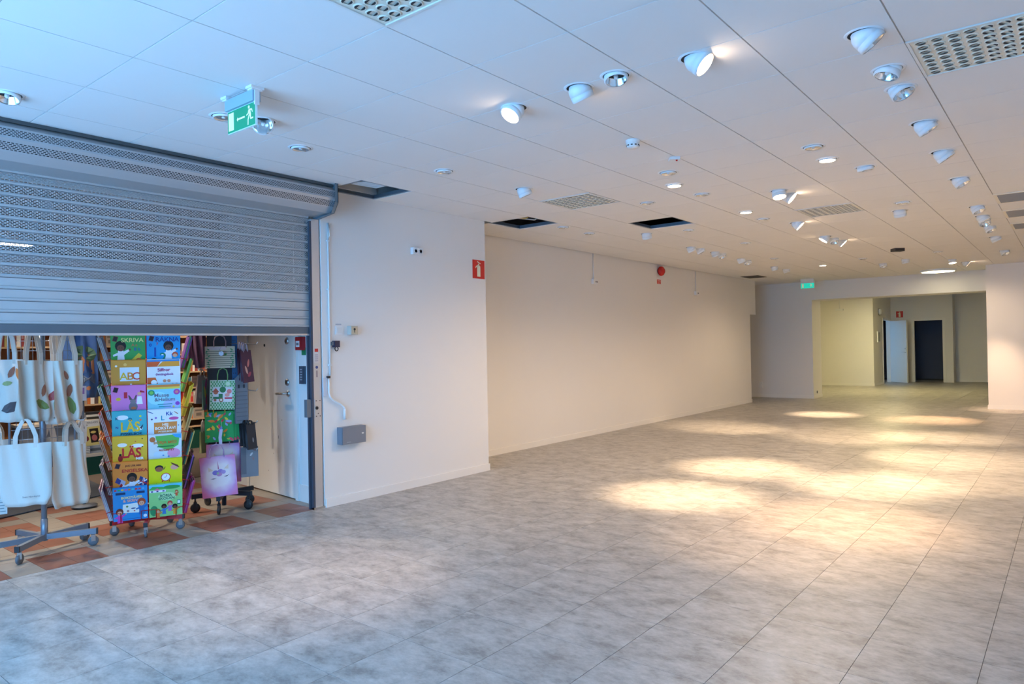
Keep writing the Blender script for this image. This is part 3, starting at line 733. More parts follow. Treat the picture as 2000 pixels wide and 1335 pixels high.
# rows beside the long wall, far back
for i, (px, py, az) in enumerate([(1349, 487, 10), (1367, 490, 350), (1396, 496, 20), (1409, 499, 300), (1447, 509, 20), (1459, 512, 300)]):
    lamp(px, py, T_, False, 'unlit small scoop spotlight, %s in the paired row along the long wall' % ['first', 'second', 'third', 'fourth', 'fifth', 'sixth'][i], az, 25, group='paired spotlights along the long wall')
for i, (px, py, az) in enumerate([(1907, 409, 300), (1918, 427, 330), (1922, 434, 260), (1932, 447, 300), (1943, 467, 340), (1961, 493, 290)]):
    lamp(px, py, T_, False, 'unlit scoop spotlight, %s in the row left of the grilles' % ['first', 'second', 'third', 'fourth', 'fifth', 'sixth'][i], az, 26, group='spotlight row beside the grilles')
lamp(1512, 505, F_, False, 'unlit flush spotlight far back above the back wall corner')
lamp(1685, 505, F_, False, 'unlit flush spotlight far back left of the black ceiling box')
lamp(1832, 492, F_, False, 'unlit flush spotlight far back right of the black ceiling box')
lamp(1724, 518, T_, False, 'unlit small spotlight far back in front of the back opening', 280, 20)
lamp(1768, 510, T_, False, 'unlit small spotlight far back below the black ceiling box', 20, 15)
lamp(1512, 524, T_, False, 'unlit tiny scoop spotlight far back left of the far exit sign', 20, 22)
lamp(1535, 529, T_, False, 'unlit tiny scoop spotlight far back, next left of the far exit sign', 350, 22)
lamp(1607, 518, F_, True, 'lit flush spotlight far back above the far exit sign', target=(-3.85, 14.5), power=560, size=52)
lamp(1860, 510, T_, True, 'lit spotlight far back left of the pier, pointing down', 270, 8, (-2.0, 14.4), 480, WARM, 56)
lamp(1885, 515, T_, True, 'lit spotlight far back tilted right towards the white pier', 330, 52, (-1.0, 17.0), 220, PEACH, 60)
# big round luminaire in front of the opening
P = on_z(1832, 527, H); o = thing('round_ceiling_light', 'large round lit ceiling light in front of the back opening', 'ceiling light', P)
MB().lathe([(0.34, 0), (0.34, -0.03), (0.31, -0.04)], 32, 0, None, True, False).build('rim', LAMPW, o)
MB().lathe([(0.31, -0.038), (0.0, -0.045)], 32, 0, None, False, False).build('diffuser', mat('warm_diffuser', (1, 1, 1), 0.5, emit=(1.0, 0.88, 0.55), estr=7.0), o)

# nozzle vents
NOZ = mat('vent_cream', (0.80, 0.75, 0.64), 0.5); NOZD = mat('vent_hole', (0.03, 0.03, 0.035), 0.9)
noz = MB(); noz.lathe([(0.030, 0.0), (0.030, -0.004), (0.026, -0.006), (0.022, -0.004)], 12, 0, None, True, False)
noz_d = MB(); 
for a0 in (0.25, 0.25+PI):
    noz_d.add([(0.024*math.cos(a0+t), 0.024*math.sin(a0+t), -0.0052) for t in [k*0.36 for k in range(7)]], [list(range(7))], 0)
noz = noz.mesh('nozzle', NOZ); noz_d = noz_d.mesh('nozzle_opening', NOZD)
for k, lab in (((-4, 4), 'square nozzle vent left of the black open ceiling cell'), ((-1, 8), 'square tan nozzle vent in the far middle of the ceiling'),
               ((-1, -3), 'square nozzle vent cut off by the top edge of the picture'), ((2, 1), 'large square nozzle vent in the top right corner')):
    x0, x1, y0, y1 = cell(*k)
    o = thing('nozzle_vent', lab, 'air vent', ((x0+x1)/2, (y0+y1)/2, H), 0, None)
    pm = MB(); pm.box(-0.292, 0.292, -0.296, 0.296, 0.0, 0.02); pm.build('panel', NOZ, o)
    fr = MB()
    for q in ((-0.298, -0.285, -0.298, 0.298), (0.285, 0.298, -0.298, 0.298), (-0.285, 0.285, -0.298, -0.285), (-0.285, 0.285, 0.285, 0.298)): fr.box(*q, -0.006, 0.02)
    fr.build('frame', mat('vent_frame', (0.76, 0.75, 0.72), 0.5), o)
    for i in range(8):
        for j in range(8):
            n_ = link('nozzle', noz, o); n_.location = (-0.24+0.0686*i, -0.24+0.0686*j, 0); n_.rotation_euler.z = 0 if i < 4 else 1.4
            link('nozzle_opening', noz_d, n_)
# slot grilles on the right
for iy, lab in ((9, 'nearest of the three grey slot grilles at the right edge'), (11, 'middle one of the three grey slot grilles at the right edge'), (13, 'furthest of the three grey slot grilles at the right edge')):
    x0, x1, y0, y1 = cell(2, iy)
    o = thing('slot_grille', lab, 'air grille', (x0, (y0+y1)/2, H))
    fr = MB(); L2 = 1.2
    for q in ((0.0, 0.03, -0.3, 0.3), (L2-0.03, L2, -0.3, 0.3), (0.03, L2-0.03, -0.3, -0.26), (0.03, L2-0.03, 0.26, 0.3)): fr.box(*q, -0.008, 0.01)
    fr.build('frame', NOZ, o)
    MB().box(0.03, L2-0.03, -0.26, 0.26, 0.004, 0.0075).build('backing', mat('grille_dark', (0.05, 0.045, 0.04), 0.8), o)
    sl = MB().box(0.03, L2-0.03, -0.002, 0.002, -0.012, 0.012, 0, Matrix.Rotation(0.7, 4, 'X')).mesh('slat', mat('grille_grey', (0.30, 0.28, 0.26), 0.5))
    for j in range(20): link('slat', sl, o).location = (0, -0.245+0.026*j, -0.001)
P = on_z(1472, 540, H)
o = thing('small_grille', 'small dark ceiling grille at the far end of the long wall', 'air grille', (P.x, P.y, H))
MB().box(-0.2, 0.2, -0.28, 0.28, -0.008, 0.0).build('frame', mat('grille_far', rgb(120, 112, 100), 0.6), o)
for j in range(9): MB().box(-0.17, 0.17, -0.24+0.055*j, -0.215+0.055*j, -0.014, -0.008).build('slat', mat('grille_far_slat', rgb(84, 78, 70), 0.6), o)
# detectors
P = on_z(1236, 274, H); o = thing('smoke_detector', 'white smoke detector hanging from the ceiling near the middle', 'smoke detector', P)
MB().lathe([(0.052, 0), (0.052, -0.016), (0.046, -0.022)], 20, 0, None, True, False).build('base', PLWHITE, o)
MB().lathe([(0.046, -0.02), (0.045, -0.045), (0.038, -0.055), (0.0, -0.058)], 20, 0, None, True, False).build('chamber', PLWHITE, o)
sl = MB()
for k in range(10):
    a = k*PI/5; sl.box(0.0445, 0.0475, -0.007, 0.007, -0.044, -0.036, 0, Matrix.Rotation(a, 4, 'Z'))
sl.build('smoke_slots', BLACK, o)
P = on_z(1317, 308, H); o = thing('ceiling_sensor', 'small white ceiling sensor with a red indicator', 'sensor', P, math.radians(35))
MB().box(-0.04, 0.04, -0.04, 0.04, -0.022, 0).build('body', PLWHITE, o)
MB().lathe([(0.008, -0.022), (0.007, -0.03), (0, -0.033)], 10, 0, Matrix.Translation((0.015, -0.02, 0))).build('indicator', RED, o)
P = on_z(1753, 485, H); o = thing('ceiling_box', 'small black box mounted on the ceiling far back', 'box', P, _y)
MB().box(-0.078, 0.078, -0.07, 0.07, -0.05, 0).build('body', mat('box_black', (0.05, 0.05, 0.055), 0.5), o); MB().box(-0.07, 0.07, -0.073, -0.07, -0.042, -0.012).build('front_mesh', BLACK, o)

# exit signs
GREEN = mat('exit_green', rgb(14, 140, 100), 0.4, emit=rgb(10, 150, 105), estr=0.25)
GREENF = mat('exit_green_lit', rgb(20, 170, 150), 0.4, emit=rgb(30, 190, 165), estr=0.8)
PICT = mat('exit_pictogram', rgb(225, 232, 190), 0.4, emit=rgb(225, 232, 190), estr=0.2)
def run_man(mb, cx, cz, s, y):
    mb.flat(circ(cx-0.06*s, cz+0.40*s, 0.085*s), y)
    mb.flat([(cx+x*s, cz+z*s) for x, z in [(-0.10, 0.28), (0.06, 0.30), (0.14, 0.0), (0.02, -0.06), (-0.06, 0.06)]], y)
    mb.flat([(cx+x*s, cz+z*s) for x, z in [(0.02, 0.31), (0.22, 0.28), (0.30, 0.10), (0.24, 0.08), (0.17, 0.21), (0.04, 0.22)]], y)
    mb.flat([(cx+x*s, cz+z*s) for x, z in [(-0.10, 0.28), (-0.16, 0.12), (-0.30, 0.06), (-0.30, 0.0), (-0.10, 0.05), (-0.04, 0.16)]], y)
    mb.flat([(cx+x*s, cz+z*s) for x, z in [(0.12, 0.05), (0.14, -0.16), (0.33, -0.16), (0.33, -0.24), (0.06, -0.24), (0.02, -0.02)]], y)
    mb.flat([(cx+x*s, cz+z*s) for x, z in [(0.02, 0.0), (-0.10, -0.22), (-0.11, -0.48), (-0.20, -0.48), (-0.18, -0.18), (-0.08, 0.02)]], y)
ys = 2.15
pa, pb = on_y(447, 238, ys), on_y(501, 222, ys)
ztop = on_y(499, 198, ys).z; zbot = on_y(499, 244, ys).z
cx = (pa.x+pb.x)/2; hw = (pb.x-pa.x)/2; hh = (ztop-zbot)/2; cz = (ztop+zbot)/2
o = thing('exit_sign', 'green hanging exit sign with running man near the shutter', 'exit sign', (cx, ys, H))
MB().box(-hw, hw, -0.006, 0.006, cz-hh-H, cz+hh-H).build('acrylic_panel', mat('panel_edge', rgb(190, 225, 235), 0.2, emit=rgb(190, 225, 235), estr=0.15), o)
MB().box(-hw+0.004, hw-0.004, -0.0085, -0.006, cz-hh-H+0.004, cz+hh-H-0.004).build('green_face', GREEN, o)
pm = MB(); zc = cz-H; pm.flat(rect(-hw*0.90, -hw*0.52, zc-hh*0.78, zc+hh*0.78), -0.0092)
pm.flat([(-hw*0.30, zc), (-hw*0.22, zc+0.014), (-hw*0.22, zc+0.005), (hw*0.28, zc+0.005), (hw*0.28, zc-0.005), (-hw*0.22, zc-0.005), (-hw*0.22, zc-0.014)], -0.0092)
run_man(pm, hw*0.62, zc, hh*1.7, -0.0092); pm.build('pictogram', PICT, o)
MB().box(-hw, hw*1.02, -0.024, 0.024, zc+hh, zc+hh+0.062).build('lamp_housing', mat('exit_housing', rgb(150, 176, 196), 0.4), o)
bk = MB()
for s in (-0.92, 0.92): bk.box(s*hw-0.022, s*hw+0.022, -0.032, 0.032, zc+hh+0.058, -0.012); bk.box(s*hw-0.03, s*hw+0.03, -0.04, 0.04, -0.014, 0.0)
bk.box(0.99*hw, 1.07*hw, -0.014, 0.014, zc+hh-0.02, -0.012)
bk.build('ceiling_bracket', PLWHITE, o)
P = on_y(1577, 553, 17.4)
o = thing('exit_sign', 'small glowing turquoise exit sign far back above the opening', 'exit sign', (P.x, 17.4, H))
MB().box(-0.148, 0.148, -0.02, 0.02, 2.70-H, 2.82-H).build('panel', GREENF, o); MB().box(-0.15, 0.15, -0.035, 0.035, 2.82-H, 0).build('housing', PLWHITE, o)
pm = MB(); pm.flat(rect(-0.12, -0.08, 2.715-H, 2.805-H), -0.021); run_man(pm, 0.085, 2.76-H, 0.10, -0.021); pm.build('pictogram', PICT, o)

# things in the open ceiling cells
x0, x1, y0, y1 = cell(-6, 1)
o = thing('cable_bundle', 'white cables sagging in the open ceiling cell by the shutter', 'cables', (x0+0.3, y0+0.3, H+0.03))
for k in range(4):
    MB().tube([(-0.12+0.02*k, -0.34, 0.10+0.02*k), (-0.05+0.03*k, -0.12, 0.03), (0.05+0.02*k, 0.08, 0.01+0.012*k), (0.12+0.03*k, 0.2, 0.05), (0.26, 0.36, 0.16+0.03*k)], 0.009, 6).build('cable', paint(215, 222, 228), o)
du = thing('air_duct', 'pale boxed duct inside the open ceiling cell by the shutter', 'duct', (XN, y0, H))
MB().box(-0.02, 0.02, -0.15, 0.62, 0.05, 0.45).build('duct_body', paint(190, 190, 188), du)
for k in range(2): MB().tube([(0.03, 0.08+0.22*k, 0.36), (0.04, 0.06+0.22*k, 0.22), (0.03, 0.12+0.22*k, 0.14)], 0.008, 6).build('wire_loop', BLACK, du)
x0, x1, y0, y1 = cell(-6, 5)
o = thing('cable_bundle', 'grey pipe and yellow cable in the open ceiling cell over the long wall', 'cables', (x0+0.3, y0+0.3, H+0.05))
MB().tube([(-0.2, 0.36, 0.14), (0.28, -0.1, 0.10)], 0.035, 10).build('pipe', paint(120, 120, 122), o)
MB().tube([(-0.22, -0.1, 0.05), (-0.05, 0.1, 0.03), (0.1, 0.12, 0.08), (0.2, 0.3, 0.12)], 0.008, 6).build('cable', paint(200, 170, 70), o)
MB().tube([(-0.26, 0.0, 0.06), (0.0, 0.22, 0.02), (0.2, 0.2, 0.09)], 0.008, 6).build('cable', paint(215, 210, 205), o)
# back room and shop luminaires
o = thing('fluorescent_light', 'flat ceiling luminaire inside the back room', 'ceiling light', (-4.0, 21.6, H-0.022))
MB().box(-0.32, 0.32, -0.65, 0.65, -0.04, 0).build('housing', LAMPW, o)
MB().box(-0.29, 0.29, -0.62, 0.62, -0.046, -0.04).build('diffuser', mat('fluorescent_diffuser', (1, 1, 1), 0.5, emit=(1.0, 0.84, 0.40), estr=40.0), o)
SHOPGLOW = mat('shop_lamp_face', (1, 1, 1), 0.5, emit=(1.0, 0.86, 0.66), estr=16.0)
P = on_z(20, 468, 2.95)
o = thing('shop_ceiling_light', 'lit square ceiling light glowing through the shutter at the left edge', 'ceiling light', P)
MB().box(-0.3, 0.3, -0.3, 0.3, -0.03, 0).build('housing', LAMPW, o); MB().box(-0.28, 0.28, -0.28, 0.28, -0.034, -0.03).build('diffuser', SHOPGLOW, o)
CANM = mat('added_can_grey', (0.30, 0.31, 0.33), 0.5)  # unseen can spots, added to light the shop displays
for i, (x, y, tx, ty, pw) in enumerate([(-6.6, 0.6, -6.2, 1.9, 260), (-7.0, 2.2, -6.0, 2.4, 300), (-7.2, 3.3, -6.4, 3.1, 150), (-8.6, 2.6, -9.6, 3.5, 420), (-8.6, 4.6, -10.2, 5.4, 420), (-8.8, 0.8, -8.0, 1.6, 300)]):
    o = thing('added_shop_spot', 'added grey can spotlight lighting the book shop, %s' % ['above the tote bags', 'above the red book stand', 'above the gift bags', 'above the display table', 'before the right bookcase', 'above the mat'][i], 'spotlight', (x, y, 2.95))
    d_ = (Vector((tx, ty, 0.8))-Vector((x, y, 2.78))).normalized(); q = d_.to_track_quat('-Z', 'Y').to_matrix().to_4x4()
    MB().tube([(0, 0, 0), (0, 0, -0.10)], 0.012, 8).build('stem', CANM, o)
    MB().lathe([(0.0, 0.08), (0.05, 0.08), (0.055, -0.12), (0.05, -0.12), (0.045, 0.04)], 18, 0, Matrix.Translation((0, 0, -0.16)) @ q, True, False).build('can', CANM, o)
    MB().lathe([(0.044, 0.03), (0.0, 0.028)], 18, 0, Matrix.Translation((0, 0, -0.16)) @ q, False, False).build('lamp_face', SHOPGLOW, o)
    L_ = bpy.data.lights.new('lamp_light', 'SPOT'); L_.energy = pw*0.42; L_.color = (1.0, 0.86, 0.70); L_.spot_size = math.radians(80); L_.spot_blend = 0.8; L_.shadow_soft_size = 0.04
    lo = bpy.data.objects.new('lamp_light', L_); COL.objects.link(lo); lo.parent = o; lo.location = Vector((0, 0, -0.16))+d_*0.13; lo.rotation_euler = q.to_euler()

# ================================================================ BOOK SHOP DISPLAYS
def prints(shapes, w, h, parent, name='cover_print', y=0.0, step=0.0003):
    """flat print: shapes in units of the width (x from -0.5 to 0.5) and height (z 0 to 1)"""
    cols = []; mb = MB()
    for i, s in enumerate(shapes):
        k, col = s[0], s[-1]
        if col not in cols: cols.append(col)
        if k == 'r': pts = rect(s[1], s[2], s[3], s[4])
        elif k == 'c': pts = circ(s[1], s[2], s[3], s[3]*w/h, 14)
        elif k == 'e': pts = circ(s[1], s[2], s[3], s[4], 14)
        else: pts = s[1]
        mb.flat([(x*w, z*h) for x, z in pts], y-step*(1+i*0.25), cols.index(col))
    o = mb.build(name, [paint(*c) for c in cols], parent); o['kind'] = 'stuff'
    return o
SK1, SK2 = (110, 72, 55), (226, 170, 140)
def kid(x, z, s, skin, hair, shirt, r=1.17):
    return [('e', x, z+0.10*s, 0.13*s, 0.125*s, hair), ('p', [(x-0.09*s, z-0.30*s), (x+0.10*s, z-0.30*s), (x+0.06*s, z+0.0*s), (x-0.06*s, z+0.0*s)], shirt),
            ('p', [(x+0.04*s, z-0.04*s), (x+0.19*s, z+0.03*s), (x+0.20*s, z-0.02*s), (x+0.06*s, z-0.12*s)], shirt),
            ('p', [(x-0.04*s, z-0.04*s), (x-0.18*s, z-0.10*s), (x-0.17*s, z-0.14*s), (x-0.05*s, z-0.11*s)], shirt),
            ('c', x+0.21*s, z+0.02*s, 0.03*s, skin), ('e', x, z+0.055*s, 0.085*s, 0.075*s, skin),
            ('c', x-0.03*s, z+0.06*s, 0.012*s, (30, 25, 25)), ('c', x+0.03*s, z+0.06*s, 0.012*s, (30, 25, 25)), ('r', x-0.025*s, x+0.025*s, z+0.018*s, z+0.026*s, (150, 60, 55))]
BADGE = [('p', [(-0.46, 0.84), (-0.33, 0.81), (-0.28, 0.95), (-0.41, 0.98)], (120, 40, 50)), ('p', [(-0.44, 0.85), (-0.34, 0.825), (-0.30, 0.94), (-0.40, 0.965)], (30, 28, 40))]
def book(label, group, parent_M, w, h, t, col, shapes=(), titles=(), page_front=False):
    o = thing('picture_book', label, 'book', (0, 0, 0), 0, group); o.matrix_world = parent_M
    c = MB(); c.box(-w/2, w/2, -t/2, -t/2+0.0012, 0, h); c.box(-w/2, w/2, t/2-0.0012, t/2, 0, h); c.box(-w/2-0.001, -w/2, -t/2, t/2, 0, h)
    c.build('cover', paint(*col, rough=0.35), o)
    MB().box(-w/2, w/2-0.004, -t/2+0.0012, t/2-0.0012, 0.003, h-0.004).build('pages', PAPER, o)
    if shapes: prints(shapes, w, h, o, y=-t/2)
    for tx in titles:
        s, size, x, z, c3 = tx[:5]; kw = tx[5] if len(tx) > 5 else {}
        text('title', s, size, paint(*c3), o, x*w, -t/2-0.0022, z*h, bold=kw.get('bold', 0.0008), squeeze=kw.get('sq', 1.0))
    return o
# ---------------------------------------------------------------- rotating book stand
REDW = mat('red_wire', rgb(190, 30, 40), 0.35)
SC = on_z(291, 1034, 0); SR = facing(SC)
spin = thing('book_spinner', 'red wire rotating book stand on castors full of children\'s books', 'book stand', SC, SR)
MB().tube([(0, 0, 0.10), (0, 0, 1.75)], 0.018, 10).build('pole', REDW, spin)
def caster(parent, x, y, z, r, body, wheelm, a=0.3):
    c_ = MB(); c_.tube([(x, y, z), (x, y, 2*r+0.005)], 0.008, 8); c_.box(x-0.014, x+0.014, y-0.018, y+0.018, r, 2*r+0.012)
    c_.build('castor_fork', body, parent)
    wm = MB(); wm.lathe([(r*0.5, -0.011), (r, -0.009), (r, 0.009), (r*0.5, 0.011)], 16, 0, Matrix.Translation((x, y, r)) @ Matrix.Rotation(a, 4, 'Z') @ Matrix.Rotation(PI/2, 4, 'X'))
    wm.build('castor_wheel', wheelm, parent)
def star_base(root, angles, Rr, z, w, h, m_, capm, body, wheelm, r):
    for a in angles:
        ca, sa = math.cos(a), math.sin(a)
        arm = MB(); M_ = Matrix.Rotation(a, 4, 'Z'); arm.box(0.0, Rr, -w/2, w/2, z, z+h, 0, M_); arm.box(Rr, Rr+0.012, -w/2-0.001, w/2+0.001, z-0.001, z+h+0.001, 1, M_)
        ao = arm.build('base_arm', [m_, capm], root)
        caster(ao, (Rr-0.02)*ca, (Rr-0.02)*sa, z, r, body, wheelm, a)
WHEELG = mat('grey_wheel', rgb(96, 102, 110), 0.5)
star_base(spin, [math.radians(a) for a in (-95, -23, 49, 121, 193)], 0.27, 0.085, 0.028, 0.032, REDW, BLACK, STEEL, WHEELG, 0.034)
BW, BH, NR, PITCHZ, Z0, TILT = 0.238, 0.278, 7, 0.198, 0.135, math.radians(15)
def pocket_M(face, colx, k, dy=0.0, dz=0.0, twist=0.0):
    # face 0 = front, 1 = right, -1 = left of the stand
    return Matrix.Translation(SC) @ Matrix.Rotation(SR+face*PI/2, 4, 'Z') @ Matrix.Translation((colx, -0.165-dy, Z0+PITCHZ*k+dz)) @ Matrix.Rotation(TILT, 4, 'X') @ Matrix.Rotation(twist, 4, 'Y')
fr = MB()
for f in (0, 1, -1, 2):
    for k in range(NR):
        Mf = Matrix.Rotation(f*PI/2, 4, 'Z') @ Matrix.Translation((0.09*f if abs(f) == 1 else 0, -0.165 if f in (0, 2) else -0.255, Z0+PITCHZ*k)) @ Matrix.Rotation(TILT, 4, 'X')
        for cxp in (-0.124, 0.124):
            for s in (-1, 1):
                e = cxp+s*0.121; fr.tube([(e, 0.03, 0.075), (e, -0.022, 0.075), (e-s*0.05, -0.022, 0.075), (e-s*0.05, -0.022, -0.006), (e-s*0.05, 0.03, -0.006)], 0.0030, 4, 0, Mf)
            fr.tube([(cxp-0.12, 0.022, -0.006), (cxp+0.12, 0.022, -0.006)], 0.0025, 4, 0, Mf)
fo = fr.build('pocket_wires', REDW, spin); fo['kind'] = 'stuff'
fp = MB()
for sx in (-1, 1):
    for sy in (-1, 1): fp.tube([(sx*0.13, sy*0.13, 0.11), (sx*0.13, sy*0.13, 1.72)], 0.004, 6)
for z in (0.11, 1.72): fp.tube([(-0.13, -0.13, z), (0.13, -0.13, z), (0.13, 0.13, z), (-0.13, 0.13, z)], 0.004, 6, closed=True)
fp.build('wire_frame', REDW, spin)
G_ = 'books on the front of the red stand'
